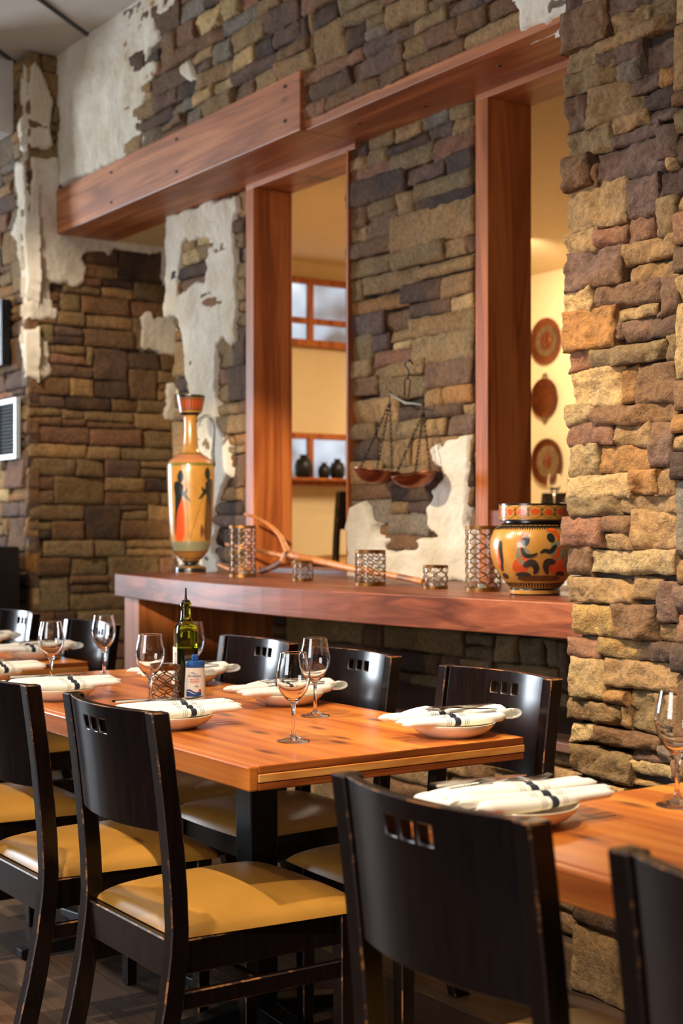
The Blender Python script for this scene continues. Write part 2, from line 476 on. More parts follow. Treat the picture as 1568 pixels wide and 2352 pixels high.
def stone(plane, u0, u1, v0, v1, key, parent, rng, cell=0.022, proud=0.05, rough=0.011, joint=0.0015, wob=.004, crag=0.4):
    w = (u1 - u0) - 2 * joint; h = (v1 - v0) - 2 * joint
    if w < 0.012 or h < 0.012: return
    nx = max(4, min(26, int(w / cell) + 2)); ny = max(4, min(16, int(h / cell) + 2))
    base = -0.03; out = proud * rng.uniform(0.62, 1.0)
    sd = rng.uniform(-100, 100); tx = rng.uniform(-.07, .07); tz = rng.uniform(-.10, .10)
    # four corners wander a little, the outline is slightly irregular
    co = [[rng.uniform(-wob, wob) for _ in range(2)] for _ in range(4)]
    vs = []; fs = []
    nz = noise.noise
    chip = rng.random() < 0.55; ca = rng.uniform(0, 6.28); cd = rng.uniform(.25, .45)
    for j in range(ny):
        tv = j / (ny - 1)
        tvv = 0.5 - 0.5 * math.cos(math.pi * tv) * (0.75 + 0.25 * abs(math.cos(math.pi * tv)))
        for i in range(nx):
            tu = i / (nx - 1)
            tuu = 0.5 - 0.5 * math.cos(math.pi * tu) * (0.75 + 0.25 * abs(math.cos(math.pi * tu)))
            wx = (1 - tuu) * (1 - tvv), tuu * (1 - tvv), (1 - tuu) * tvv, tuu * tvv
            x = (tuu - .5) * w + sum(k * c[0] for k, c in zip(wx, co)); z = (tvv - .5) * h + sum(k * c[1] for k, c in zip(wx, co))
            if i in (0, nx - 1): x += nz(Vector((sd, z * 22, 3))) * 0.006
            if j in (0, ny - 1): z += nz(Vector((x * 16, sd, 7))) * 0.006
            q = Vector((x * 11 + sd, z * 15, sd)); q2 = Vector((x * 38 + sd, z * 46, sd))
            o = out + rough * (1.0 * nz(q) + 0.8 * abs(nz(q * 2.1)) + 0.45 * nz(q2)) + x * tx + z * tz
            if crag:
                rd = 1 - abs(nz(Vector((x * 20 + sd, z * 34 + sd, 5)))) * 2.2
                o += crag * (0.006 * max(0, rd) ** 2 - 0.004 * abs(nz(Vector((x * 75, z * 90, sd)))))
            if chip:
                s = (x / w * math.cos(ca) + z / h * math.sin(ca)) - cd + 0.1 * nz(q * 1.7)
                if s > 0: o -= min(s * 0.10, 0.02)
            e = min(tuu * w, (1 - tuu) * w, tvv * h, (1 - tvv) * h)
            if e < 0.010: o -= (1 - e / 0.010) ** 2 * 0.010
            vs.append((x, -max(o, 0.006), z))
    for j in range(ny - 1):
        for i in range(nx - 1):
            a = j * nx + i; fs.append((a, a + 1, a + nx + 1, a + nx))
    rim = [i for i in range(nx)] + [j * nx + nx - 1 for j in range(1, ny)] + [(ny - 1) * nx + i for i in range(nx - 2, -1, -1)] + [j * nx for j in range(ny - 2, 0, -1)]
    n0 = len(vs)
    for k in rim: vs.append((vs[k][0] * 0.985, -base, vs[k][2] * 0.985))
    m = len(rim)
    for k in range(m):
        fs.append((rim[k], n0 + k, n0 + (k + 1) % m, rim[(k + 1) % m]))
    me = bpy.data.meshes.new('stone'); me.from_pydata(vs, [], fs); me.materials.append(M['stone'])
    sm = [True] * ((nx - 1) * (ny - 1)) + [False] * m
    me.polygons.foreach_set('use_smooth', sm); me.update()
    ob = bpy.data.objects.new('stone', me)
    ob.location = plane.pos((u0 + u1) / 2, (v0 + v1) / 2); ob.rotation_euler = (0, 0, plane.rot)
    c = PAL[key]; k = rng.uniform(0.82, 1.18); j = rng.uniform(-.05, .05)
    ob.color = (min(1, c[0] * k * (1 + j)), min(1, c[1] * k), min(1, c[2] * k * (1 - j)), 1)
    link(ob, parent)

def traced(plane, rows, ox, oy, sc, parent, rng, clip=None, **kw):
    for (xa, ya, xb, yb, key) in rows:
        u0, vt = plane.uv(ox + xa / sc, oy + ya / sc); u1, vb = plane.uv(ox + xb / sc, oy + yb / sc)
        if clip: u1 = min(u1, clip)
        stone(plane, u0, u1, vb, vt, key, parent, rng, **kw)

def coursed(plane, u0, u1, v0, v1, parent, seed, hr=(0.06, 0.115), wr=(0.13, 0.42), keep=None, keys=PALKEYS, **kw):
    rng = random.Random(seed)
    hs = []; v = v0
    while v < v1 - 0.03:
        h = rng.uniform(*hr)
        if v1 - (v + h) < 0.045: h = v1 - v
        hs.append((v, v + h)); v += h
    busy = []
    for i, (a, b) in enumerate(hs):
        u = u0 - rng.random() * 0.1; nxt = []
        while u < u1:
            blk = [q for q in busy if q[0] < u + 0.02 and q[1] > u + 0.005]
            if blk: u = blk[0][1]; continue
            w = rng.uniform(*wr) * (1.2 if b - a < 0.08 else 0.9)
            nb = [q[0] for q in busy if q[0] > u]
            e = min([u + w] + nb + ([u1] if u1 - (u + w) < 0.06 else []))
            s = max(u, u0); e2 = min(e, u1)
            top = b
            if e2 - s > 0.03:
                if i + 1 < len(hs) and rng.random() < 0.16 and e2 - s < 0.34:
                    top = hs[i + 1][1]; nxt.append((s, e2))
                ok = keep is None or keep((s + e2) / 2, (a + top) / 2)
                if ok:
                    if top == b and (b - a) > 0.088 and rng.random() < 0.25:
                        mid = a + (b - a) * rng.uniform(.38, .62)
                        stone(plane, s, e2, a, mid, rng.choice(keys), parent, rng, **kw); stone(plane, s, e2, mid, b, rng.choice(keys), parent, rng, **kw)
                    else:
                        stone(plane, s, e2, a, top, rng.choice(keys), parent, rng, **kw)
            u = e
        busy = nxt

def poly_sd(P, poly):
    """signed distance (positive inside) of points P (n,2) to a closed polygon"""
    A = np.array(poly, float); B = np.roll(A, -1, 0)
    d = np.full(len(P), 1e9); ins = np.zeros(len(P), bool)
    for a, b in zip(A, B):
        e = b - a; w = P - a; t = np.clip((w @ e) / max(e @ e, 1e-12), 0, 1)
        d = np.minimum(d, np.hypot(*(w - t[:, None] * e).T))
        c = ((a[1] <= P[:, 1]) != (b[1] <= P[:, 1]))
        if abs(b[1] - a[1]) > 1e-12:
            ins ^= c & (P[:, 0] < (b[0] - a[0]) * (P[:, 1] - a[1]) / (b[1] - a[1]) + a[0])
    return np.where(ins, d, -d)

def plaster(plane, polys, parent, thick=0.05, res=0.016, holes=(), name='plaster', ragged=0.02, seed=0, edge=0.02, back=-0.02):
    """a trowelled plaster coat over the stones, thick in the middle and thinning out to a ragged rim"""
    pl = [[plane.uv(x, y) for x, y in p] for p in polys]; hl = [[plane.uv(x, y) for x, y in p] for p in holes]
    allp = np.array([q for p in pl for q in p])
    u0, v0 = allp.min(0) - .02; u1, v1 = allp.max(0) + .02
    nu = int((u1 - u0) / res) + 2; nv = int((v1 - v0) / res) + 2
    U, V = np.meshgrid(u0 + np.arange(nu) * res, v0 + np.arange(nv) * res)
    P = np.stack([U.ravel(), V.ravel()], 1)
    sd = np.max([poly_sd(P, p) for p in pl], 0)
    for h in hl: sd = np.minimum(sd, -poly_sd(P, h))
    out = np.empty(len(P))
    for i, (a, b) in enumerate(P):
        q = Vector((a * 9 + seed, b * 9, seed)); q2 = Vector((a * 26, b * 22 + seed, 4)); q3 = Vector((a * 3.5, b * 3.5, seed + 9))
        s = sd[i] + ragged * (noise.noise(q * 1.3) + 0.7 * noise.noise(q2))
        sd[i] = s
        k = max(0.0, min(1.0, (s + edge * .5) / edge)); k = k * k * (3 - 2 * k)
        r = 0.010 * noise.noise(q3) + 0.007 * noise.noise(q) + 0.006 * abs(noise.noise(q2)) + 0.004 * noise.noise(Vector((a * 60, b * 50, 2)))
        out[i] = back + (thick - back) * k + r * k
    keepv = sd > -edge * 0.6
    idx = -np.ones(len(P), int); vs = []
    faces = []
    K = keepv.reshape(nv, nu)
    for j in range(nv - 1):
        for i in range(nu - 1):
            if K[j, i] or K[j, i + 1] or K[j + 1, i] or K[j + 1, i + 1]:
                f = []
                for (jj, ii) in ((j, i), (j, i + 1), (j + 1, i + 1), (j + 1, i)):
                    n = jj * nu + ii
                    if idx[n] < 0:
                        idx[n] = len(vs); vs.append(tuple(plane.pos(P[n, 0], P[n, 1], out[n])))
                    f.append(idx[n])
                faces.append(tuple(f))
    mb = MB(); mb.add(vs, faces)
    return mb.build(name, M['plaster'], parent, smooth=True, angle=None)

RY = 3.63                                        # mortar plane of the wall panels between the openings
# --- the big stone pillar
PILLAR = PY(2.76)
wall_right = struct(MB().box(-2.862, 3.3, 2.745, 4.0, 0, 4.0).build('wall_right', M['mortar']))
rng = random.Random(11)
T1 = [(95,-60,320,110,'p'),(330,-20,560,60,'t'),(575,20,1090,75,'p'),(1105,-20,1420,180,'o'),(60,230,610,460,'b'),(640,230,1115,270,'t'),
 (470,550,1290,365,'t'),(85,665,480,785,'t'),(490,690,1005,675,'p'),(1010,590,1420,770,'p'),(105,950,700,965,'o'),(705,810,990,930,'g'),
 (890,970,1210,1030,'p'),(1215,850,1420,980,'r'),(85,1215,350,1480,'p'),(345,1120,955,1345,'t'),(970,1170,1420,1240,'d'),(630,1450,1065,1475,'t'),
 (1090,1340,1420,1390,'p'),(90,1610,612,1770,'o'),(635,1640,1190,1600,'p'),(95,1910,375,2195,'b'),(455,1850,1275,2010,'p'),(385,1990,450,2180,'b'),
 (1205,1550,1420,1850,'p'),(1295,1890,1420,2000,'t'),(1310,230,1420,350,'d')]
T2 = [(85,20,805,360,'t'),(815,-70,1190,280,'p'),(1205,-170,1420,90,'d'),(1200,110,1420,510,'o'),(90,540,460,700,'t'),(465,480,820,610,'k'),(830,350,1100,560,'k'),
 (120,770,745,1080,'p'),(750,660,1420,750,'t'),(820,930,1420,990,'t'),(100,1210,430,1415,'l'),(445,1160,1205,1290,'p'),(1215,1060,1420,1440,'p'),
 (115,1460,680,1810,'r'),(700,1425,1180,1470,'l'),(735,1560,1085,1740,'p'),(675,1560,730,1760,'p'),(1095,1510,1420,1700,'d'),(130,1880,390,2110,'k'),
 (410,1900,1290,1975,'o'),(1300,1720,1420,1970,'o'),(150,2130,725,2490,'l'),(745,2090,905,2460,'r'),(935,2085,1420,2445,'b')]
T3 = [(125,290,405,480,'l'),(425,310,1420,435,'b'),(165,490,670,720,'k'),(695,500,1105,735,'t'),(1125,490,1420,965,'p'),(155,745,495,1080,'l'),
 (515,760,1125,1035,'r'),(110,1105,870,1320,'l'),(885,1050,1190,1300,'r'),(1200,1010,1420,1310,'t'),(145,1350,740,1548,'o'),(750,1345,1420,1495,'t'),
 (100,1580,525,1915,'k'),(550,1565,870,1748,'b'),(530,1768,880,1940,'t'),(885,1515,1420,1960,'t'),(100,1935,385,2255,'b'),(395,1960,1420,2235,'l')]
T4 = [(130,35,795,297,'t'),(808,45,1120,270,'t'),(1130,75,1310,500,'p'),(155,320,455,640,'y'),(465,330,618,645,'y'),(625,310,1090,690,'b'),
 (1100,520,1310,715,'t'),(115,672,435,885,'k'),(440,690,870,890,'y'),(880,712,1310,930,'d'),(155,895,530,1340,'l'),(540,905,1310,1260,'t'),
 (535,1228,780,1395,'r'),(785,1245,1060,1680,'o'),(1065,1275,1310,1710,'t'),(105,1322,690,1612,'t'),(695,1420,775,1650,'t'),(125,1582,405,1795,'l'),
 (415,1630,1090,1900,'b'),(135,1812,790,2230,'o'),(800,1890,1105,2020,'p'),(750,2000,1310,2200,'l'),(130,2172,350,2310,'k'),(360,2212,760,2350,'t'),(1110,1850,1310,2015,'g'),(765,2215,1310,2360,'t')]
kwp = dict(cell=0.009, proud=0.060, rough=0.016, crag=1.0, joint=-0.0045, wob=.004)
traced(PILLAR, T1, 1308, 0, 5.11, wall_right, rng, **kwp)
traced(PILLAR, T2, 1308, 440, 5.11, wall_right, rng, **kwp)
traced(PILLAR, T3, 1308, 880, 5.11, wall_right, rng, **kwp)
traced(PILLAR, T4, 1308, 1320, 4.704, wall_right, rng, **kwp)
coursed(PILLAR, -2.86, -1.9, 0.0, 0.51, wall_right, 77, proud=0.07)
coursed(PILLAR, -2.492, -1.6, 0.51, 3.2, wall_right, 78, proud=0.07)

# --- stone panel between the two openings
PANEL = PY(RY)
wall_back = struct(MB().box(-5.19, -4.33, RY, 3.80, 0.60, 2.95).build('wall_back', M['mortar']))
rng = random.Random(21)
Q1 = [(70,500,245,640,'d'),(255,440,540,470,'o'),(265,600,450,680,'o'),(545,345,825,390,'t'),(830,240,1105,270,'g'),(1115,145,1350,215,'o'),(1175,275,1350,345,'t'),
 (910,365,1165,400,'p'),(460,565,905,490,'d'),(960,490,1350,560,'k'),(60,800,485,805,'k'),(75,690,255,750,'t'),(500,645,960,660,'o'),(650,805,1060,820,'p'),
 (1070,640,1360,760,'d'),(70,935,645,1010,'d'),(765,955,1345,925,'o'),(775,1095,1345,1075,'d'),(570,1050,750,1210,'t'),(275,1100,550,1190,'o'),
 (65,1170,262,1350,'b'),(265,1250,555,1430,'p'),(520,1290,1360,1425,'t'),(65,1400,250,1500,'t'),(70,1560,510,1610,'b'),(495,1645,1070,1690,'o'),
 (1075,1520,1285,1640,'t'),(1290,1475,1365,1620,'b'),(75,1742,488,1810,'o'),(740,1800,1360,1780,'t'),(230,1905,750,1955,'t'),(75,1955,222,2120,'o'),
 (615,1985,1010,2090,'d'),(1030,1895,1365,2040,'t'),(60,2165,690,2170,'r'),(700,2185,1112,2240,'d'),(1130,2112,1365,2195,'l')]
Q2 = [(50,125,365,240,'p'),(380,85,575,200,'b'),(590,145,1110,200,'t'),(420,242,690,265,'t'),(65,285,260,460,'o'),(265,278,410,380,'p'),(425,322,580,360,'l'),
 (280,397,580,480,'k'),(590,292,1110,450,'o'),(60,492,248,600,'t'),(255,522,695,575,'o'),(708,502,1110,662,'p'),(70,640,305,745,'b'),(315,620,700,772,'o'),
 (705,712,850,850,'t'),(855,702,1110,822,'r'),(70,822,480,980,'t'),(495,880,1010,930,'d'),(1015,852,1110,922,'t'),(60,1015,275,1130,'o'),(285,1002,700,1120,'o'),
 (705,982,860,1100,'t'),(870,942,1110,1080,'p'),(60,1155,298,1302,'d'),(305,1160,570,1370,'t'),(575,1140,1110,1330,'t'),(45,1332,340,1502,'t'),(345,1390,730,1530,'o'),
 (740,1350,1110,1530,'d'),(65,1522,420,1642,'b'),(430,1535,770,1652,'d'),(775,1540,1110,1700,'b'),(70,1662,400,1840,'g'),(410,1672,555,1762,'o'),(560,1662,735,1762,'d'),
 (390,1772,582,1935,'g'),(590,1772,745,1940,'g'),(390,1950,750,2065,'b')]
Q3 = [(755,1710,1110,1950,'g'),(60,1850,380,2060,'b'),(760,1960,1110,2150,'b'),(60,2070,600,2330,'b'),(610,2075,1110,2330,'b')]
kwq = dict(cell=0.02, proud=0.045, rough=0.010, joint=-0.004)
traced(PANEL, Q1, 800, 220, 4.522, wall_back, rng, **kwq)
traced(PANEL, Q2, 800, 700, 3.675, wall_back, rng, **kwq)
traced(PANEL, Q3, 800, 700, 3.675, wall_back, rng, cell=0.03, proud=0.03, rough=0.005, joint=0)
q2 = lambda L: [(800 + x / 3.675, 700 + y / 3.675) for x, y in L]
plaster(PANEL, [q2([(830,1130),(880,1190),(905,1150),(960,1130),(1112,1100),(1112,1340),(1085,1480),(1095,1640),(1065,1870),(1112,1900),(1112,2345),(72,2345),(72,1850),(92,1690),
   (200,1660),(250,1700),(280,1800),(360,1840),(310,1860),(300,1930),(440,1950),(460,2010),(400,2050),(460,2060),(600,2060),(690,2040),(660,1990),(720,1960),(830,1950),
   (750,1880),(740,1700),(800,1640),(770,1560),(830,1530),(890,1470),(890,1390),(820,1370),(790,1300),(770,1240)])], wall_back, thick=0.060, res=0.011, seed=3, ragged=0.013)

# --- plastered panel beside the first opening
wall_back_left = struct(MB().box(-6.90, -6.10, RY, 3.80, 0.0, 2.95).build('wall_back_left', M['mortar']))
coursed(PANEL, -6.92, -6.09, 0.95, 2.945, wall_back_left, 31, proud=0.045)
r1 = lambda L: [(380 + x / 5.005, 430 + y / 5.005) for x, y in L]
r2 = lambda L: [(380 + x / 5.005, 880 + y / 5.005) for x, y in L]
plaster(PANEL, [r1([(105,320),(190,290),(220,310),(300,270),(470,240),(560,150),(640,140),(660,170),(740,150),(915,100),(935,280),(880,330),(870,520),(890,740),(925,900),
    (900,1080),(910,1200),(935,1400),(900,1660),(910,1780),(830,1840),(770,1800),(750,1750),(690,1850),(680,2300)])
    + r2([(680,100),(710,250),(690,440),(760,600),(800,800),(830,900),(790,1100),(740,1200),(690,1400),(650,1560),(700,1700),(650,1800),(640,1950),(700,2000),(710,2200),(300,2260),
    (200,2000),(300,1500),(330,900),(330,500),(380,320),(370,180),(330,50)]) + r1([(340,2290),(300,2130),(310,1960),(270,1800),(250,1560),(190,1490),(130,1500),(75,1540),(70,1450),(85,1300),(85,1000),(75,620),(95,400)])],
    wall_back_left, thick=0.05, res=0.012, seed=8, ragged=0.012,
    holes=[r1([(280,660),(320,590),(350,640),(420,620),(520,590),(590,600),(590,760),(560,850),(570,950),(540,1100),(440,1060),(330,1180),(240,1220),(240,1080),(250,880),(260,780)])])

# --- pier on the far side of the opening: a face towards the tables and one towards the windows
PIERX = -7.78; PIERY = 3.13
wall_left = struct(MB().box(-8.4, PIERX, PIERY, 4.4, 0, 4.0).build('wall_left', M['mortar']))
PF = PX(PIERX)
struct(MB().box(-7.79, -6.90, 3.64, 4.22, 2.957, 3.0).build('ceiling_recess', M['cream_paint']))
coursed(PF, PIERY - 0.03, 4.25, 0.0, 3.99, wall_left, 41, hr=(0.075, 0.118), wr=(0.14, 0.44), proud=0.035, keys='ttobbbooddpbk', rough=0.007)
plaster(PF, [[(66,362),(131,362),(134,440),(136,520),(300,500),(430,480),(430,668),(385,668),(362,640),(368,610),(365,582),(340,586),(300,580),(262,572),(245,588),(225,580),(190,580),
    (182,595),(197,620),(190,655),(160,662),(150,652),(112,655),(115,690),(133,720),(130,742),(80,742),(60,740),(60,560)],
    [(60,755),(76,757),(108,780),(113,800),(108,830),(122,845),(118,860),(95,882),(80,872),(66,850)],
    [(318,738),(326,716),(345,714),(350,728),(408,728),(408,815),(370,818),(345,805),(315,800),(320,770)],
    [(376,882),(408,875),(408,970),(370,967),(375,920)],
    [(58,160),(75,140),(100,180),(118,230),(112,300),(118,335),(105,352),(62,345)]], wall_left, thick=0.04, res=0.014, seed=12, ragged=0.014)
wall_left_front = struct(MB().box(-13.2, -8.4, PIERY, 3.3, 0, 4.0).build('wall_left_front', M['mortar']))
WF = PY(PIERY)
coursed(WF, -8.75, PIERX + 0.035, 0.0, 3.99, wall_left_front, 43, hr=(0.07, 0.12), wr=(0.12, 0.34), proud=0.04, rough=0.009)
plaster(WF, [[(50,372),(74,372),(80,520),(84,640),(78,700),(62,640),(55,560),(40,540),(57,480),(50,420)], [(60,760),(80,757),(80,868),(70,872),(64,820)], [(56,285),(72,262),(74,350),(66,352)]],
    wall_left_front, thick=0.045, res=0.014, seed=17, ragged=0.012)
struct(MB().box(-7.9, -6.95, 4.20, 4.28, 0, 4.0).box(-6.97, -6.90, 3.64, 4.22, 0, 4.0).build('wall_recess', M['cream_paint']))

# --- wall above the beam
UP = PY(3.335)
wall_upper = struct(MB().box(-7.79, -2.86, 3.335, 3.80, 2.99, 4.0).build('wall_upper', M['mortar']))
coursed(UP, -6.9, -2.82, 2.995, 3.995, wall_upper, 51, hr=(0.052, 0.110), wr=(0.13, 0.40), proud=0.055, crag=0.9, rough=0.013, keep=lambda u, v: not (u < -5.2 and v < 3.20), keys='ttobbppddgltk')
plaster(UP, [[(110,120),(110,450),(360,340),(352,316),(345,300),(348,240),(360,208),(360,196),(383,170),(380,145),(361,130),(364,115),(385,100),(388,72),(375,65),(376,36),(392,42),(430,8),(470,-40),(300,-60)],
    [(430,165),(436,146),(450,137),(462,156),(468,170),(482,180),(480,192),(456,194),(444,182),(434,178)],
    [(1196,12),(1208,-30),(1340,-30),(1340,40),(1214,80),(1212,34)]], wall_upper, thick=0.052, res=0.014, seed=23, ragged=0.012)

# --- lower wall under the ledge and the stone front of the bench
LOW = PY(RY)
wall_lower = struct(MB().box(-6.9, -2.87, RY, 3.80, 0, 1.0).build('wall_lower', M['mortar']))
coursed(LOW, -5.9, -2.84, 0.56, 0.945, wall_lower, 61, proud=0.045, keys='ttoobbbppddo')
BEN = PY(3.05)
wall_bench = struct(MB().box(-5.85, -2.87, 3.05, RY - .06, 0, 0.575).build('wall_bench', M['mortar']))
coursed(BEN, -5.85, -2.84, 0.0, 0.575, wall_bench, 63, proud=0.045, keys='ttooblbot')
struct(MB().box(-5.86, -2.80, 2.975, 3.60, 0.575, 0.605).build('trim_3', M['bench'], bevel=0.004))

# --- beams (solid cherry wood) with bolt heads
beam = struct(MB().box(-7.80, -5.12, 3.265, 3.64, 2.955, 3.212).build('trim_4', M['beam'], bevel=0.004))
bolts = [(-7.0,3.16),(-7.0,3.0),(-6.25,3.17),(-6.25,3.01),(-5.24,3.17),(-5.24,3.02)]
for bx, bz in bolts:
    MB().lathe([(0.0, 0.0), (0.007, 0.0), (0.008, 0.002), (0.008, 0.006)], 12).build('bolt', M['dark_ink'], beam, loc=(bx, 3.2655, bz), rot=(math.pi / 2, 0, 0))
board = struct(MB().box(-5.12, -2.83, 3.292, 3.64, 2.955, 3.0).build('trim_5', M['beam'], bevel=0.003))
for bx, by in ((-4.9, 3.42), (-4.55, 3.5), (-4.0, 3.42), (-3.7, 3.52), (-3.3, 3.44)):
    MB().lathe([(0.0, 0.0), (0.009, 0.0), (0.010, 0.003)], 12).build('bolt', M['dark_ink'], board, loc=(bx, by, 2.9535))

# --- cherry frames of the two openings
def frame(n, xl, xr, z0, right=True):
    f = struct(MB().box(xl - 0.075, xl, 3.575, 3.80, z0, 2.93).build('window_%d' % n, M['frame_v'], bevel=0.003))
    MB().box(xl - 0.075, xr + 0.06, 3.575, 3.80, 2.93, 2.956).build('frame_head', M['beam'], f, bevel=0.002)
    if right: MB().box(xr - .002, xr + 0.012, 3.57, 3.80, z0, 2.93).build('frame_side', M['frame_v'], f)
    return f
f1 = frame(1, -6.03, -5.215, 1.03)
MB().box(-6.03, -5.2, 3.60, 3.82, 1.04, 1.065).build('sill', M['ledge'], f1, bevel=0.003)
f2 = frame(2, -4.25, -2.86, 1.03, right=False)
MB().box(-4.25, -2.85, 3.585, 3.82, 1.245, 1.325).build('sill_rail', M['ledge'], f2, bevel=0.004)
struct(MB().box(-4.25, -2.86, 3.64, 3.80, 0.95, 1.245).build('wall_sill', M['plaster']))

# --- the bowed walnut ledge and its end panel
LEDGE_Z = 1.044
pts = []
for i in range(25):
    t = i / 24; x = -6.03 + t * (6.03 - 2.83)
    y = 2.83 - 0.035 * t - 0.155 * math.sin(math.pi * min(1, t * 1.02)) ** 1.1
    pts.append((x, y))
poly = pts + [(-2.83, 3.62), (-6.03, 3.62)]
ledge = MB().prism(poly, LEDGE_Z - 0.102, LEDGE_Z).build('shelf_ledge', M['ledge'], bevel=0.004)
tag(ledge, 'long bowed walnut shelf ledge carrying the vases and candle holders', 'shelf')
MB().box(-6.02, -5.87, 2.875, 3.60, 0.0, LEDGE_Z - 0.104).build('end_panel', M['frame_v'], ledge, bevel=0.003)

# --- the back room (its floor is a step higher)
struct(MB().box(-9.2, -1.0, 3.80, 7.8, 0.4, 0.6).build('floor_back_room', M['bench']))
struct(MB().box(-9.2, -1.0, 3.80, 7.8, 3.26, 3.4).build('ceiling_back_room', M['cream_paint']))
wall_far = struct(MB().box(-9.2, -9.0, 3.9, 7.8, 0.6, 3.26).build('wall_far', M['cream_paint']))
struct(MB().box(-9.0, -1.0, 7.6, 7.8, 0.6, 3.26).build('wall_back_room', M['cream_paint']))
struct(MB().box(-1.2, -1.0, 4.0, 7.6, 0.6, 3.26).build('wall_back_side', M['cream_paint']))
struct(MB().box(-9.0, -7.2, 4.42, 4.5, 0.6, 3.26).build('wall_back_front', M['cream_paint']))
def transom(n, z0, z1, zb=None):
    ys = (5.20, 5.80, 6.16, 6.75)
    w = struct(MB().box(-9.0, -8.93, 5.16, 6.80, z1 - 0.045, z1).box(-9.0, -8.93, 5.16, 6.80, z0, z0 + 0.05).build('window_%d' % n, M['frame_v'], bevel=0.004))
    for y in ys: MB().box(-9.0, -8.935, y - 0.022, y + 0.022, z0 + .05, z1 - .045).build('mullion', M['frame_v'], w, bevel=0.003)
    if zb: MB().box(-9.0, -8.94, 5.16, 6.80, zb - .022, zb + .022).build('transom_bar', M['frame_v'], w, bevel=0.003)
    for a, b in zip(ys, ys[1:]):
        for (c, d) in (((z0 + .05, zb - .022), (zb + .022, z1 - .045)) if zb else ((z0 + .05, z1 - .045),)):
            MB().box(-8.985, -8.975, a + .022, b - .022, c, d).build('pane', M['window_light'], w)
    return w
transom(3, 2.615, 3.125, 2.805)
transom(4, 1.575, 1.965)

# ------------------------------------------------------------------ tables
TZ = 0.76
def make_table(x0, x1, y0, y1, label, cols, group='butcher block dining tables'):
    t = empty('dining_table', ((x0 + x1) / 2, (y0 + y1) / 2, 0), 0, label, 'table', group)
    cx, cy = (x0 + x1) / 2, (y0 + y1) / 2; a, b = (x1 - x0) / 2, (y1 - y0) / 2
    tl = MB().box(-a, a, -b + .024, b, TZ - .018, TZ); tl.m[0] = tl.m[1] = 1
    tl.build('top_layer', [M['table'], M['table_end']], t, bevel=0.003)
    MB().box(-a - .001, a + .0015, -b + .024, b + .001, TZ - .036, TZ - .0182).build('middle_layer', M['table_mid'], t, bevel=0.002)
    MB().box(-a, a, -b + .024, b, TZ - .053, TZ - .0362).build('bottom_layer', M['table_end'], t, bevel=0.003)
    MB().box(-a, a, -b, -b + .0238, TZ - .053, TZ - .0003).build('edge_board', M['table'], t, bevel=0.004)
    for px in cols:
        c = MB().box(px - cx - .04, px - cx + .04, -.068, .012, .04, TZ - .06).build('column', M['black_metal'], t, bevel=0.006)
        MB().box(px - cx - .25, px - cx + .25, -.13, .13, TZ - .062, TZ - .0535).build('mounting_plate', M['black_metal'], t)
        fb = MB()
        for k in range(4):
            an = k * math.pi / 2; L = 0.36 if k % 2 == 0 else 0.30
            d = (math.cos(an), math.sin(an)); n = (-d[1], d[0])
            P = [(.02, .030, .065), (L * .6, .024, .045), (L, .02, .03)]
            vs = []; fs = []
            for (r, w, h) in P:
                for s in (-1, 1):
                    vs.append((px - cx + d[0] * r + n[0] * w * s, d[1] * r + n[1] * w * s - .028, 0.008)); vs.append((px - cx + d[0] * r + n[0] * w * s, d[1] * r + n[1] * w * s - .028, h))
            for i in range(2):
                o = i * 4
                fs += [(o, o + 4, o + 5, o + 1), (o + 2, o + 3, o + 7, o + 6), (o + 1, o + 5, o + 7, o + 3), (o, o + 2, o + 6, o + 4)]
            fs += [(0, 1, 3, 2), (8, 10, 11, 9)]
            fb.add(vs, fs); fb.lathe([(.0, 0), (.016, 0), (.016, .012)], 10, (px - cx + d[0] * L * .93, d[1] * L * .93 - .028, 0))
        fb.build('cross_foot', M['black_metal'], t, bevel=0.003)
    return t
make_table(-4.56, -2.55, 1.50, 2.257, 'orange pine table with the olive oil bottle and salt shaker on it', (-3.95, -3.105))
make_table(-1.925, 0.10, 1.435, 2.20, 'orange pine table in front of the stone pillar, nearest the camera', (-1.05, -0.45))
make_table(-6.95, -4.895, 1.44, 2.19, 'far orange pine table beyond the oil bottle table', (-6.4, -5.45))

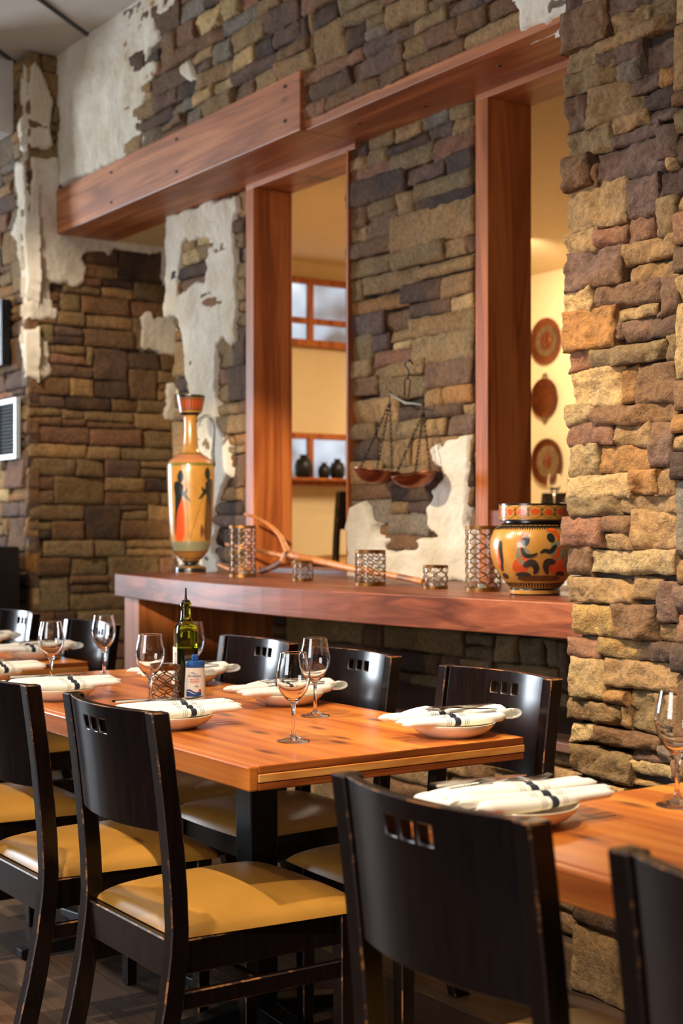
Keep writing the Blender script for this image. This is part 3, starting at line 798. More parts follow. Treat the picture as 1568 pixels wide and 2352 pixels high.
# ------------------------------------------------------------------ chairs
def chair_y(z):                       # run of the rear stile, seen from the side
    if z < 0.45: return -0.232 - 0.085 * ((0.45 - z) / 0.45) ** 1.6
    return -0.232 - 0.045 * ((z - 0.45) / 0.44) ** 1.5
CH = 0.89
def make_chair():
    t = empty('dining_chair')
    D = [M['chair'], M['chair_edge']]
    # back panel, bowed, with three slots
    xs = sorted(set([-.20, -.175, -.15, -.12, -.09, .09, .12, .15, .175, .20, -.0525, -.0255, -.0135, .0135, .0255, .0525, -.072, .072]))
    zs = sorted(set([.645, .69, .74, .79, .832, .860, .875, .89]))
    hole = lambda x, z: .832 < z < .860 and (.0255 < abs(x) < .0525 or abs(x) < .0135)
    nx, nz = len(xs), len(zs)
    P = []
    for side in (0, 1):
        for z in zs:
            for x in xs:
                bow = 0.040 * (1 - (x / .20) ** 2)
                P.append((x, chair_y(z) - bow + (0.010 if side else -0.010), z))
    idx = lambda s, j, i: s * nx * nz + j * nx + i
    fs = []
    solid = [[not hole((xs[i] + xs[i + 1]) / 2, (zs[j] + zs[j + 1]) / 2) for i in range(nx - 1)] for j in range(nz - 1)]
    for j in range(nz - 1):
        for i in range(nx - 1):
            if not solid[j][i]: continue
            for s in (0, 1): fs.append((idx(s, j, i), idx(s, j, i + 1), idx(s, j + 1, i + 1), idx(s, j + 1, i)))
            for dj, di, a, b in ((-1, 0, (j, i), (j, i + 1)), (1, 0, (j + 1, i), (j + 1, i + 1)), (0, -1, (j, i), (j + 1, i)), (0, 1, (j, i + 1), (j + 1, i + 1))):
                jj, ii = j + dj, i + di
                if not (0 <= jj < nz - 1 and 0 <= ii < nx - 1) or not solid[jj][ii]:
                    fs.append((idx(0, *a), idx(0, *b), idx(1, *b), idx(1, *a)))
    pm = MB().add(P, fs)
    pm.build('backrest', D, t, smooth=True, angle=38, bevel=0.0018, seg=1, bmat=1)
    for s in (-1, 1):                 # rear legs run up to the top of the back
        vs = []; fs = []; L = [0, .1, .2, .3, .4, .45, .52, .6, .7, .8, CH]
        for z in L:
            w = 0.017; dpt = 0.020 if z > .45 else 0.020 + 0.006 * (.45 - z) / .45
            xo = 0.2155 * s - (0.012 * s if z < .45 else 0)
            xo = s * (0.205 if z < .45 else 0.205)
            for dx, dy in ((-w, -dpt), (w, -dpt), (w, dpt), (-w, dpt)): vs.append((xo + dx, chair_y(z) + dy, z))
        for i in range(len(L) - 1):
            for k in range(4): fs.append((i * 4 + k, i * 4 + (k + 1) % 4, i * 4 + 4 + (k + 1) % 4, i * 4 + 4 + k))
        fs += [(3, 2, 1, 0), tuple(len(L) * 4 - 4 + k for k in range(4))]
        MB().add(vs, fs).build('leg', D, t, bevel=0.003, seg=1, bmat=1)
        # front leg, tapered
        x = 0.205 * s
        vs = []; 
        for z, w in ((0, .015), (.43, .021)):
            for dx, dy in ((-w, -w), (w, -w), (w, w), (-w, w)): vs.append((x + dx, .175 + dy, z))
        MB().add(vs, [(3, 2, 1, 0), (4, 5, 6, 7), (0, 1, 5, 4), (1, 2, 6, 5), (2, 3, 7, 6), (3, 0, 4, 7)]).build('leg', D, t, bevel=0.003, seg=1, bmat=1)
        # side stretcher
        MB().box(x - .009, x + .009, -.24, .16, .285, .322).build('stretcher', D, t, bevel=0.003, seg=1, bmat=1)
    MB().box(-.195, .195, -.045, -.025, .288, .318).build('stretcher', D, t, bevel=0.003, seg=1, bmat=1)
    f = MB()
    f.box(-.19, .19, -.245, -.222, .345, .425); f.box(-.19, .19, .165, .187, .355, .425)
    for s in (-1, 1): f.box(.196 * s - .011, .196 * s + .011, -.222, .165, .355, .425)
    f.build('seat_frame', D, t, bevel=0.003, seg=1, bmat=1)
    # cushion
    n = 20; vs = []; fs = []
    for j in range(n + 1):
        v = -1 + 2 * j / n
        for i in range(n + 1):
            u = -1 + 2 * i / n
            uu = math.copysign(1 - (1 - abs(u)) ** 1.6, u); vv = math.copysign(1 - (1 - abs(v)) ** 1.6, v)
            hw = 0.218 + 0.018 * vv
            k = max(0.0, (1 - abs(uu) ** 7) * (1 - abs(vv) ** 7)) ** 0.45
            x = uu * hw * (1 - .012 * abs(vv) ** 6); y = -.005 + vv * .222 + .012 * (1 - uu * uu) * (1 if vv > 0 else 0) * vv
            vs.append((x, y, .427 + k * (.034 + .022 * (1 - uu * uu) * (1 - vv * vv))))
    for j in range(n):
        for i in range(n): a = j * (n + 1) + i; fs.append((a, a + 1, a + n + 2, a + n + 1))
    rim = list(range(n + 1)) + [j * (n + 1) + n for j in range(1, n + 1)] + [n * (n + 1) + i for i in range(n - 1, -1, -1)] + [j * (n + 1) for j in range(n - 1, 0, -1)]
    m0 = len(vs)
    for k in rim: vs.append((vs[k][0] * .985, vs[k][1] * .985, .4255))
    m = len(rim)
    for k in range(m): fs.append((rim[k], rim[(k + 1) % m], m0 + (k + 1) % m, m0 + k))
    fs.append(tuple(m0 + k for k in range(m)))
    MB().add(vs, fs).build('seat', M['vinyl'], t, smooth=True, angle=60)
    return t
CHAIRS = [
 (-2.755, 1.565, 0, 0, 'dark chair with a brightly lit mustard seat at the near table corner'),
 (-3.365, 1.545, 0, 0, 'dark chair back at the picture edge, beside the chair with the brightly lit seat'),
 (-4.06, 1.54, 0, 0, 'dark chair showing only its mustard seat behind two other chairs'),
 (-2.78, 2.095, math.pi, 0, 'dark chair facing the camera, closest to the stone pillar'),
 (-3.49, 2.135, math.pi, 0, 'dark chair facing the camera, middle one of three along the ledge side'),
 (-4.04, 2.135, math.pi, 0, 'dark chair facing the camera directly behind the salt shaker'),
 (-1.55, 1.48, 0, 0, 'large blurred dark chair back in the foreground with worn corner'),
 (-0.955, 1.462, 0, 0, 'dark chair back cut off at the lower right corner of the picture'),
 (-1.60, 2.08, math.pi, 0, 'dark chair across the nearest table showing only the corner of its seat'),
 (-5.165, 2.05, math.pi, 0, 'dark chair behind the wine glasses at the near end of the far table'),
 (-6.00, 2.07, math.pi, 0, 'dark chair with a bright sheen on its back, farthest along the far table'),
 (-7.75, 5.27, math.pi * 0.5, 0.6, 'dark chair seen through the first opening in the back room'),
 (-6.92, 6.22, math.pi, 0.6, 'dark chair seen through the second opening beyond the round pot'),
 (-6.44, 6.22, math.pi, 0.6, 'dark chair in the back room half hidden by the stone pillar'),
]
chair0 = make_chair()
for i, (x, y, rz, z, lab) in enumerate(CHAIRS):
    o = chair0 if i == 0 else copy_tree(chair0)
    o.location = (x, y, z); o.rotation_euler = (0, 0, rz)
    tag(o, lab, 'chair', 'dark dining chairs with mustard seats')

# ------------------------------------------------------------------ wine glasses
def glass_profile(h=0.207):
    out = [(0.0, 0.0), (.036, 0.0), (.0385, .0012), (.0375, .003), (.026, .0055), (.012, .010), (.0062, .018), (.0045, .03), (.0042, .055), (.0048, .078), (.0065, .086),
           (.012, .094), (.022, .104), (.0315, .117), (.0375, .132), (.0400, .147), (.0400, .160), (.0375, .178), (.0335, .196), (.0323, .2035), (.03195, .2058), (.0318, .2066), (.0312, .2072)]
    inn = [(.0306, .2066), (.03075, .2058), (.0311, .2035), (.0323, .196), (.0363, .178), (.0388, .160), (.0388, .147), (.0363, .132), (.030, .118), (.0205, .1065), (.010, .0975), (0.0, .094)]
    s = h / 0.2072
    return [(r * s ** .5, z * s) for r, z in out + inn]
gm = MB().lathe(glass_profile(), 40, ends=False).mesh('wine_glass', M['glass'], True, None)
GL = [(-4.15, 1.733, 0, 'wine glass behind the front plate nearest the picture edge'),
      (-4.345, 2.00, 0, 'wine glass standing alone at the far end of the oil bottle table'),
      (-3.502, 1.749, 0, 'wine glass in front of the brass lattice candle holder on the table'),
      (-3.87, 2.075, 0, 'wine glass half hidden behind the green oil bottle'),
      (-2.798, 1.766, 0, 'wine glass in sharp focus nearest the table corner'),
      (-3.14, 2.05, 0, 'wine glass just behind the sharply focused glass at the table corner'),
      (-1.765, 1.925, 0, 'wine glass cut off by the picture edge in front of the stone pillar'),
      (-6.09, 5.62, 0.60, 'wine glass on a table in the back room, seen above the round pot')]
for x, y, dz, lab in GL:
    o = bpy.data.objects.new('wine_glass', gm); o.location = (x, y, TZ + dz + .0002); link(o)
    tag(o, lab, 'glass', 'stemmed wine glasses')

# ------------------------------------------------------------------ place settings
plate_me = MB().lathe([(0.0, .0), (.060, .0), (.066, .003), (.086, .012), (.099, .024), (.1045, .0325), (.1045, .0342), (.102, .0340), (.096, .0270), (.084, .0165), (.064, .0085), (.0, .0075)], 48, ends=False).mesh('plate', M['china'], True, None)
def napkin_mesh(flip):
    mb = MB(); along = []
    def sheet(fn, nu, nv, thick):
        """closed slab from a surface fn(u,v) -> (x,y,z, along)"""
        n0 = len(mb.v); vs = []; fs = []
        for side in (0, 1):
            for j in range(nv + 1):
                for i in range(nu + 1):
                    x, y, z, s = fn(i / nu, j / nv); vs.append((x, y, z - (thick if side else 0))); along.append(s)
        a = lambda s, j, i: s * (nu + 1) * (nv + 1) + j * (nu + 1) + i
        for j in range(nv):
            for i in range(nu):
                for s in (0, 1): fs.append((a(s, j, i), a(s, j, i + 1), a(s, j + 1, i + 1), a(s, j + 1, i)))
        for i in range(nu):
            for j in (0, nv): fs.append((a(0, j, i), a(0, j, i + 1), a(1, j, i + 1), a(1, j, i)))
        for j in range(nv):
            for i in (0, nu): fs.append((a(0, j, i), a(0, j + 1, i), a(1, j + 1, i), a(1, j, i)))
        mb.add(vs, fs)
    # flat folded back flap, leaning up against the far rim of the plate
    def flap(u, v):
        y = -.150 + u * .255 - .03 * v; x = -.088 + v * .080
        pk = max(0.0, 1 - abs(u - .66) / .66) if u < .66 else max(0.0, 1 - (u - .66) / .36)
        z = .026 + (.021 * pk ** .8) * (1 - v) ** .9 + .002 * math.sin(9 * u + 5 * v)
        return x, y, z, .22 + .62 * u
    sheet(flap, 20, 8, .0030)
    # lower folded bed lying in the plate
    def bed(u, v):
        y = -.145 + u * .235; x = -.060 + v * .110
        return x, y, .0235 + .0035 * math.cos(3 * (u - .5)) + .002 * math.sin(7 * v + 3 * u), .05
    sheet(bed, 12, 6, .006)
    # fanned pleats: rolls that spread out beyond the rim of the plate
    for k, (x0, x1, za, zb, L0, L1) in enumerate(((-.020, -.036, .035, .035, -.150, .182), (.010, -.004, .037, .036, -.150, .176), (.036, .030, .034, .030, -.145, .180), (.052, .052, .028, .024, -.120, .172))):
        pts = []; rad = []
        for i in range(23):
            u = i / 22; y = L0 + (L1 - L0) * u; x = x0 + (x1 - x0) * u + .004 * math.sin(5 * u + 2 * k)
            r = .0150 - .0040 * u + .0012 * math.sin(7 * u + 2 * k)
            if u > .93: r *= math.sqrt(max(.06, 1 - ((u - .93) / .07) ** 2 * .94))
            if u < .07: r *= math.sqrt(max(.06, 1 - ((.07 - u) / .07) ** 2 * .94))
            pts.append((x, y, za + (zb - za) * u + .002 * math.sin(5 * u + k))); rad.append(r)
        mb.tube(pts, rad, 14, flat=.80)
        for i in range(23): along += [max(0, i / 22 + .025 * k - .01)] * 14
    # looped fold at the other end
    def loop(u, v):
        a = v * math.pi; y = -.150 - .026 * math.sin(a); x = -.055 + u * .10
        return x, y, .030 + .011 * math.cos(a) + .003 * math.sin(8 * u), .02
    sheet(loop, 8, 8, .003)
    if flip: mb.v = [(x, -y, z) for x, y, z in mb.v]
    me = mb.mesh('napkin', M['napkin'], True, 50)
    at = me.attributes.new('along', 'FLOAT', 'POINT'); at.data.foreach_set('value', along)
    return me
nap = [napkin_mesh(False), napkin_mesh(True)]
def knife_mesh():
    mb = MB(); vs = []; fs = []
    prof = [(-.11, .0085, .0035), (-.105, .010, .005), (-.05, .008, .0045), (-.002, .006, .004), (.0, .007, .004), (.004, .0095, .0016), (.06, .0105, .0014), (.095, .0085, .0012), (.11, .002, .0008)]
    for y, w, h in prof:
        for dx, dz in ((-w, -h / 2), (w, -h / 2), (w, h / 2), (-w, h / 2)): vs.append((dx, y, dz))
    for i in range(len(prof) - 1):
        for k in range(4): fs.append((i * 4 + k, i * 4 + (k + 1) % 4, i * 4 + 4 + (k + 1) % 4, i * 4 + 4 + k))
    fs += [(3, 2, 1, 0), tuple(len(prof) * 4 - 4 + k for k in range(4))]
    return mb.add(vs, fs).mesh('knife', M['silver'], True, 30)
def fork_mesh():
    mb = MB(); vs = []; fs = []
    prof = [(-.10, .0065, 0), (-.095, .0075, 0), (-.04, .0045, .002), (.02, .0035, .005), (.035, .006, .004), (.048, .0105, .001), (.056, .0112, -.001)]
    for y, w, z in prof:
        for dx, dz in ((-w, -.001), (w, -.001), (w, .001), (-w, .001)): vs.append((dx, y, z + dz))
    for i in range(len(prof) - 1):
        for k in range(4): fs.append((i * 4 + k, i * 4 + (k + 1) % 4, i * 4 + 4 + (k + 1) % 4, i * 4 + 4 + k))
    fs += [(3, 2, 1, 0), tuple(len(prof) * 4 - 4 + k for k in range(4))]
    mb.add(vs, fs)
    for k in range(4):
        x = -.0090 + k * .006
        mb.tube([(x, .055, -.001), (x, .075, -.001), (x, .092, .001), (x * .97, .102, .004)], [.0016, .0014, .0012, .0006], 6)
    return mb.mesh('fork', M['silver'], True, 40)
km, fm = knife_mesh(), fork_mesh()
SETS = [(-3.166, 1.640, 0, 0, 'at the place in front of the salt shaker'),
        (-3.87, 1.640, 0, 0, 'at the front place beside the picture edge wine glass'),
        (-4.43, 1.640, 0, 0, 'at the place mostly cut off by the picture edge'),
        (-3.40, 2.125, 1, 0, 'behind the two wine glasses on the oil bottle table'),
        (-2.665, 2.130, 1, 0, 'at the corner of the oil bottle table beside the pillar'),
        (-4.01, 2.125, 1, 0, 'behind the salt shaker'),
        (-5.10, 2.065, 1, 0, 'at the near end of the far table'),
        (-5.72, 2.065, 1, 0, 'farthest along the far table'),
        (-1.815, 1.590, 0, 0, 'on the nearest table behind the large blurred chair')]
for i, (x, y, fl, z, where) in enumerate(SETS):
    rz = random.uniform(-.06, .06)
    p = link(bpy.data.objects.new('plate', plate_me)); p.location = (x, y, TZ + .0002); p.rotation_euler = (0, 0, rz)
    tag(p, 'cream china plate ' + where, 'plate', 'cream dinner plates')
    n = link(bpy.data.objects.new('napkin', nap[fl])); n.location = (x, y, TZ + .0165); n.rotation_euler = (0, 0, rz)
    tag(n, 'folded white striped napkin ' + where, 'napkin', 'folded striped napkins')
    s = -1 if fl else 1
    k = link(bpy.data.objects.new('knife', km)); k.rotation_euler = (.03 * (1 if fl else -1), 0, rz + (math.pi if fl else 0) * 1.0 + .12)
    k.location = (x + (.012 if fl else -.070), y - s * .02, TZ + (.0700 if fl else .0640))
    tag(k, 'steel knife ' + where, 'knife', 'steel knives on napkins')
    f = link(bpy.data.objects.new('fork', fm)); f.rotation_euler = (.04, 0, rz + (math.pi if fl else 0) - .10)
    f.location = (x + (.036 if fl else -.046), y + s * .005, TZ + (.0665 if fl else .0610))
    tag(f, 'steel fork ' + where, 'fork', 'steel forks on napkins')

# ------------------------------------------------------------------ olive oil bottle, salt shaker
def superell(r, n, k):
    pts = []
    for i in range(n):
        a = 2 * math.pi * i / n; c, s = math.cos(a), math.sin(a)
        q = (abs(c) ** k + abs(s) ** k) ** (-1 / k); pts.append((r * q * c, r * q * s))
    return pts
def sq_lathe(prof, n=32):
    mb = MB(); vs = []; fs = []
    for (r, z, k) in prof: vs += [(x, y, z) for x, y in superell(r, n, k)]
    for i in range(len(prof) - 1):
        for q in range(n): fs.append((i * n + q, i * n + (q + 1) % n, (i + 1) * n + (q + 1) % n, (i + 1) * n + q))
    fs += [tuple(range(n))[::-1], tuple((len(prof) - 1) * n + q for q in range(n))]
    return mb.add(vs, fs)
BX, BYY = -3.665, 1.945
bot = empty('oil_bottle', (BX, BYY, TZ), math.radians(-12), 'square green glass olive oil bottle with a pourer spout', 'bottle')
shell = [(.020, .0, 6), (.028, .001, 6), (.0305, .006, 7), (.0310, .02, 8), (.0310, .190, 8), (.0305, .200, 6), (.0275, .213, 4), (.0215, .222, 3), (.0165, .230, 2.2), (.0145, .240, 2), (.0138, .265, 2), (.0138, .268, 2), (.0158, .269, 2), (.0158, .279, 2), (.0140, .281, 2)]
sq_lathe(shell).build('glass_body', M['oil_glass'], bot, smooth=True, angle=50)
sq_lathe([(.018, .003, 6), (.0270, .006, 7), (.0285, .02, 8), (.0285, .150, 8)]).build('oil', M['oil'], bot, smooth=True, angle=50)
MB().lathe([(.0105, .279), (.0125, .280), (.0125, .286), (.006, .288), (.004, .292)], 20).build('stopper', M['black_box'], bot, smooth=True)
MB().tube([(0, 0, .286), (-.001, .0, .298), (-.005, .0015, .312), (-.0085, .002, .322)], [.0036, .0034, .003, .0026], 10).build('pour_spout', M['iron'], bot, smooth=True)
lab = MB().box(-.021, .021, -.0328, -.0318, .045, .152).build('paper_label', M['paper'], bot)

def text_mesh(body, size, ext=0.0):
    cu = bpy.data.curves.new('lettering', 'FONT'); cu.body = body; cu.size = size; cu.align_x = 'CENTER'; cu.align_y = 'CENTER'; cu.extrude = ext
    o = bpy.data.objects.new('lettering', cu); COL.objects.link(o)
    dg = bpy.context.evaluated_depsgraph_get()
    me = bpy.data.meshes.new_from_object(o.evaluated_get(dg))
    bpy.data.objects.remove(o); bpy.data.curves.remove(cu)
    return me
def put_text(body, size, mat, parent, mp, name='lettering'):
    me = text_mesh(body, size)
    bm = bmesh.new(); bm.from_mesh(me)
    bmesh.ops.triangulate(bm, faces=bm.faces)
    for v in bm.verts: v.co = mp(v.co.x, v.co.y)
    bm.to_mesh(me); bm.free()
    me.materials.clear(); me.materials.append(M[mat])
    return link(bpy.data.objects.new(name, me), parent)
put_text('Athena', .026, 'dark_ink', lab, lambda x, y: Vector((-y + .004, -.0331, .100 + x)))
MB().add([(.0155, -.0331, .062), (.0165, -.0331, .062), (.0165, -.0331, .138), (.0155, -.0331, .138)], [(0, 1, 2, 3)]).build('printed_line', M['dark_ink'], lab)

SX, SYY = -3.525, 1.900
salt = empty('salt_shaker', (SX, SYY, TZ), 0, 'white plastic sea salt shaker with a blue cap', 'salt shaker')
RX, RYs = .0300, .0205
body_r = lambda z: 1.0 if z < .02 else 1.0 - .14 * ((z - .02) / .088) ** 1.1
ang0 = math.atan2(-SYY, -SX) ; camdir = math.radians(-28.5)
sb = MB().lathe([(.0, 0), (.027, 0), (.0298, .004), (.0300, .012), (.0300, .02), (.0288, .06), (.0262, .100), (.0255, .106)], 36, sy=.72).build('body', M['white_plastic'], salt, smooth=True, angle=50, rot=(0, 0, math.radians(61)))
MB().lathe([(.0258, .106), (.0264, .107), (.0264, .122), (.0255, .1235), (.0, .1245)], 36, sy=.72).build('cap', M['blue_plastic'], salt, smooth=True, angle=40, rot=(0, 0, math.radians(61)))
MB().box(-.009, .009, -.004, .004, .1235, .142).build('flip_spout', M['blue_plastic'], salt, bevel=.003, rot=(0, 0, math.radians(61)), loc=(0, 0, 0))
def salt_map(off):
    def f(x, y):
        z = y; r = float(np.interp(z, (.0, .004, .02, .06, .100, .106), (.027, .0298, .0300, .0288, .0262, .0255))) + .0004
        xx = max(-.98, min(.98, x / r))
        return Vector((x, -.72 * r * math.sqrt(1 - xx * xx) - off, z))
    return f
sm = salt_map(.0006); g = lambda dx, z: (lambda x, y: sm(x + dx, y + z))
RZ = (0, 0, math.radians(61))
for body, size, mat, dx, z in (('Ariston', .0118, 'blue_ink', -.002, .0835), ('sea salt', .0088, 'red_ink', -.002, .0745)):
    put_text(body, size, mat, sb, g(dx, z))
def ribbon_on(fn, pts, mat, parent, name='printed_wave'):
    """pts: list of (x, z_low, z_high) mapped by fn"""
    mb = MB(); vs = []; fs = []
    for x, a, b in pts: vs += [fn(x, a), fn(x, b)]
    for i in range(len(pts) - 1): fs.append((2 * i, 2 * i + 2, 2 * i + 3, 2 * i + 1))
    return mb.add(vs, fs).build(name, M[mat], parent)
for x0, x1, z, hh, mt in ((-.016, .012, .0685, .0011, 'red_ink'), (-.013, .009, .0650, .0010, 'red_ink'), (.001, .007, .0565, .0016, 'blue_ink'), (-.002, .010, .0535, .0009, 'blue_ink'), (-.018, .006, .0222, .0009, 'blue_ink'), (-.020, .010, .0200, .0009, 'blue_ink')):
    ribbon_on(salt_map(.0005), [(x0 + (x1 - x0) * i / 8, z - hh / 2, z + hh / 2) for i in range(9)], mt, sb, 'printed_line')
W = [(-.024 + .041 * i / 24) for i in range(25)]
ribbon_on(salt_map(.0004), [(x, .0265, .0385 + .0035 * math.sin((x + .024) / .041 * 6.0 + 1.2) - .002) for x in W], 'blue_ink', sb)
ribbon_on(salt_map(.0005), [(x, .0395 + .0038 * math.sin((x + .024) / .041 * 6.0 + .9) - .001, .0435 + .0042 * math.sin((x + .024) / .041 * 6.0 + .6) - .001) for x in W], 'blue_ink', sb)
ribbon_on(salt_map(.0004), [(-.016 + .026 * i / 16, .0905 + .0018 * math.sin(i / 16 * 6.28), .0905 + .0022 * math.sin(i / 16 * 6.28) + .0016 * math.sin(i / 16 * 3.14)) for i in range(17)], 'blue_ink', sb)
ribbon_on(salt_map(.0006), [(.0135 + .0036 * math.sin(a), .0435 - .004 * math.cos(a), .0435 + .004 * math.cos(a)) for a in [math.radians(-89 + 178 * i / 14) for i in range(15)]], 'red_ink', sb, 'printed_dot')

# ------------------------------------------------------------------ lattice candle holders
def make_holder(x, y, z, r, h, lab, candle=True):
    t = empty('candle_holder', (x, y, z), random.uniform(0, 1), lab, 'candle holder', 'brass lattice candle holders')
    th = .0022; band = min(.012, h * .11)
    n = max(8, int(round(2 * math.pi * r / .021 / 2)) * 2); rows = max(2, int(round(h / .034)))
    mb = MB(); amp = math.pi / n
    z0, z1 = band, h - band
    for k in range(n):
        c = 2 * math.pi * k / n; sg = 1 if k % 2 else -1; pts = []
        m = rows * 12
        for i in range(m + 1):
            u = i / m * rows * 2 * math.pi / 2 * 2
            s = math.sin(u / 1.0 * .5 * 2)
            w = math.copysign(abs(s) ** 0.7, s) * 0.80 + 0.2 * (1 if s > .92 else (-1 if s < -.92 else s))
            a = c + sg * amp * w * .97
            pts.append((r * math.cos(a), r * math.sin(a), z0 + (z1 - z0) * i / m))
        mb.tube(pts, .0017 + .012 * max(0, r - .041), 5, cap=False)
    mb.build('lattice', M['brass'], t, smooth=True)
    MB().lathe([(r - th, 0), (r + .001, 0), (r + .001, band), (r - th, band), (r - th, 0)], 40, ends=False).build('base_band', M['brass'], t, smooth=True, angle=40)
    MB().lathe([(r - th, h - band), (r + .001, h - band), (r + .0015, h), (r - th, h), (r - th, h - band)], 40, ends=False).build('rim_band', M['brass'], t, smooth=True, angle=40)
    MB().lathe([(.0, .002), (r - .004, .002), (r - .0042, h - .004), (r - .0062, h - .004), (r - .006, .005), (.0, .005)], 40, ends=False).build('glass_liner', M['liner'], t, smooth=True, angle=40)
    if candle:
        MB().lathe([(.0, .0055), (.019, .0055), (.019, .024), (.016, .024), (.0, .0225)], 20, ends=False).build('tealight', M['candle'], t, smooth=True, angle=40)
    return t
make_holder(-3.555, 1.822, TZ, .0405, .114, 'brass lattice candle holder on the dining table beside the salt shaker')
LZ = LEDGE_Z + .0003
make_holder(-5.33, 3.105, LZ, .0575, .222, 'tall brass lattice candle holder on the ledge nearest the tall vase')
make_holder(-4.80, 3.075, LZ, .0400, .080, 'small brass lattice candle holder under the handle of the wooden hay fork')
make_holder(-4.27, 3.03, LZ, .0550, .131, 'medium height brass lattice candle holder on the ledge')
make_holder(-3.92, 3.06, LZ, .0425, .082, 'small brass lattice candle holder between the medium and the tall holder')
make_holder(-3.68, 3.075, LZ, .0580, .219, 'tall brass lattice candle holder on the ledge beside the round pot')

# ------------------------------------------------------------------ painted vases
def interp(prof, z):
    for (r0, z0), (r1, z1) in zip(prof, prof[1:]):
        if z0 <= z <= z1 and z1 > z0: return r0 + (r1 - r0) * (z - z0) / (z1 - z0)
    return prof[-1][0]
class Deco:
    """brush strokes laid on a surface of revolution; s runs to the viewer's side along the surface, z up"""
    def __init__(d, prof, face, off=.0008): d.p = prof; d.f = face; d.o = off
    def pt(d, s, z, lift=0):
        r = interp(d.p, z) + d.o + lift; a = d.f + s / max(r, .01)
        return (r * math.cos(a), r * math.sin(a), z)
    def stroke(d, mb, pts, wid, lift=0, sub=6):
        W = list(wid) if isinstance(wid, (list, tuple)) else [wid] * len(pts)
        P = [Vector((a, b, w)) for (a, b), w in zip(pts, W)]
        E = [P[0] * 2 - P[1]] + P + [P[-1] * 2 - P[-2]]; Q = []
        for i in range(1, len(E) - 2):
            for k in range(sub):
                t = k / sub; p0, p1, p2, p3 = E[i - 1], E[i], E[i + 1], E[i + 2]
                q = 0.5 * (2 * p1 + (p2 - p0) * t + (2 * p0 - 5 * p1 + 4 * p2 - p3) * t * t + (3 * p1 - p0 - 3 * p2 + p3) * t ** 3)
                Q.append((Vector((q.x, q.y, 0)), max(q.z, .0008)))
        Q.append((Vector((P[-1].x, P[-1].y, 0)), P[-1].z))
        if sub >= 5 and len(Q) > 6:                       # rounded ends
            n = len(Q); Q = [(q, w * (0.45 if i in (0, n - 1) else 0.8 if i in (1, n - 2) else 1)) for i, (q, w) in enumerate(Q)]
        vs = []; fs = []
        m = 3
        for i, (q, w) in enumerate(Q):
            dr = (Q[min(i + 1, len(Q) - 1)][0] - Q[max(i - 1, 0)][0]); dr = dr.normalized() if dr.length > 1e-9 else Vector((1, 0, 0))
            nn = Vector((-dr.y, dr.x, 0)) * w / 2
            for k in range(m + 1):
                c = q + nn * (2 * k / m - 1); vs.append(d.pt(c.x, c.y, lift))
        for i in range(len(Q) - 1):
            for k in range(m): a = i * (m + 1) + k; fs.append((a, a + 1, a + m + 2, a + m + 1))
        mb.add(vs, fs)
    def band(d, mb, z0, z1, lift=0, n=48, m=3):
        vs = []; fs = []
        for j in range(m + 1):
            for k in range(n):
                r = interp(d.p, z0 + (z1 - z0) * j / m) + d.o + lift; a = 2 * math.pi * k / n
                vs.append((r * math.cos(a), r * math.sin(a), z0 + (z1 - z0) * j / m))
        for j in range(m):
            for k in range(n): fs.append((j * n + k, j * n + (k + 1) % n, (j + 1) * n + (k + 1) % n, (j + 1) * n + k))
        mb.add(vs, fs)
VX, VY = -5.915, 3.165
vase = empty('lekythos_vase', (VX, VY, LZ), 0, 'tall slender ochre vase with painted figures and a black looped handle', 'vase')
vp = [(.0, .0), (.070, .0), (.0715, .003), (.0715, .026), (.068, .031), (.040, .036), (.036, .046), (.040, .058), (.062, .078), (.082, .105), (.092, .14), (.098, .19), (.104, .28), (.108, .38), (.1105, .47), (.1105, .505), (.107, .518), (.096, .530), (.070, .548), (.048, .564), (.038, .582), (.033, .61), (.030, .66), (.030, .70), (.032, .730), (.036, .742), (.052, .752), (.058, .785), (.064, .818), (.066, .828), (.0655, .832), (.061, .832), (.055, .79), (.045, .757), (.0, .752)]
vbody = MB().lathe(vp, 56, ends=False).build('body', M['pot_clay'], vase, smooth=True, angle=45)
vout = [q for q in vp[1:30]]
vface = math.atan2(-VY, -VX)
dv = Deco(vout, vface)
def bands(d, zs, name, mat, parent):
    for a, c in zs:
        q = MB(); d.band(q, a, c, m=4); q.build(name, M[mat], parent, smooth=True, angle=60)
bands(dv, ((.003, .031), (.034, .058), (.738, .752), (.820, .832)), 'black_band', 'pot_black', vbody)
b = MB(); dv.band(b, .105, .148, m=5); b.build('grey_band', M['paint_grey'], vbody, smooth=True)
bands(dv, ((.060, .104), (.757, .818)), 'brown_band', 'paint_brown', vbody)
bands(dv, ((.500, .514), (.555, .562)), 'olive_band', 'pot_olive', vbody)
b = MB(); dv.band(b, .518, .553, m=5); b.build('salmon_shoulder', M['pot_pink'], vbody, smooth=True)
b = MB()
for k in range(40):
    a = (k - 20) * .0125; dv.stroke(b, [(a, .064), (a, .100)], [.003, .006], .0004, 2)
b.build('tongue_pattern', M['pot_clay'], vbody)
b = MB()
for k in range(14):
    s = (k - 6.5) * .016; dv.stroke(b, [(s, .765), (s + .003, .80), (s - .002, .812)], [.004, .008, .003], .0004, 2)
b.build('lip_pattern', M['paint_red'], vbody)
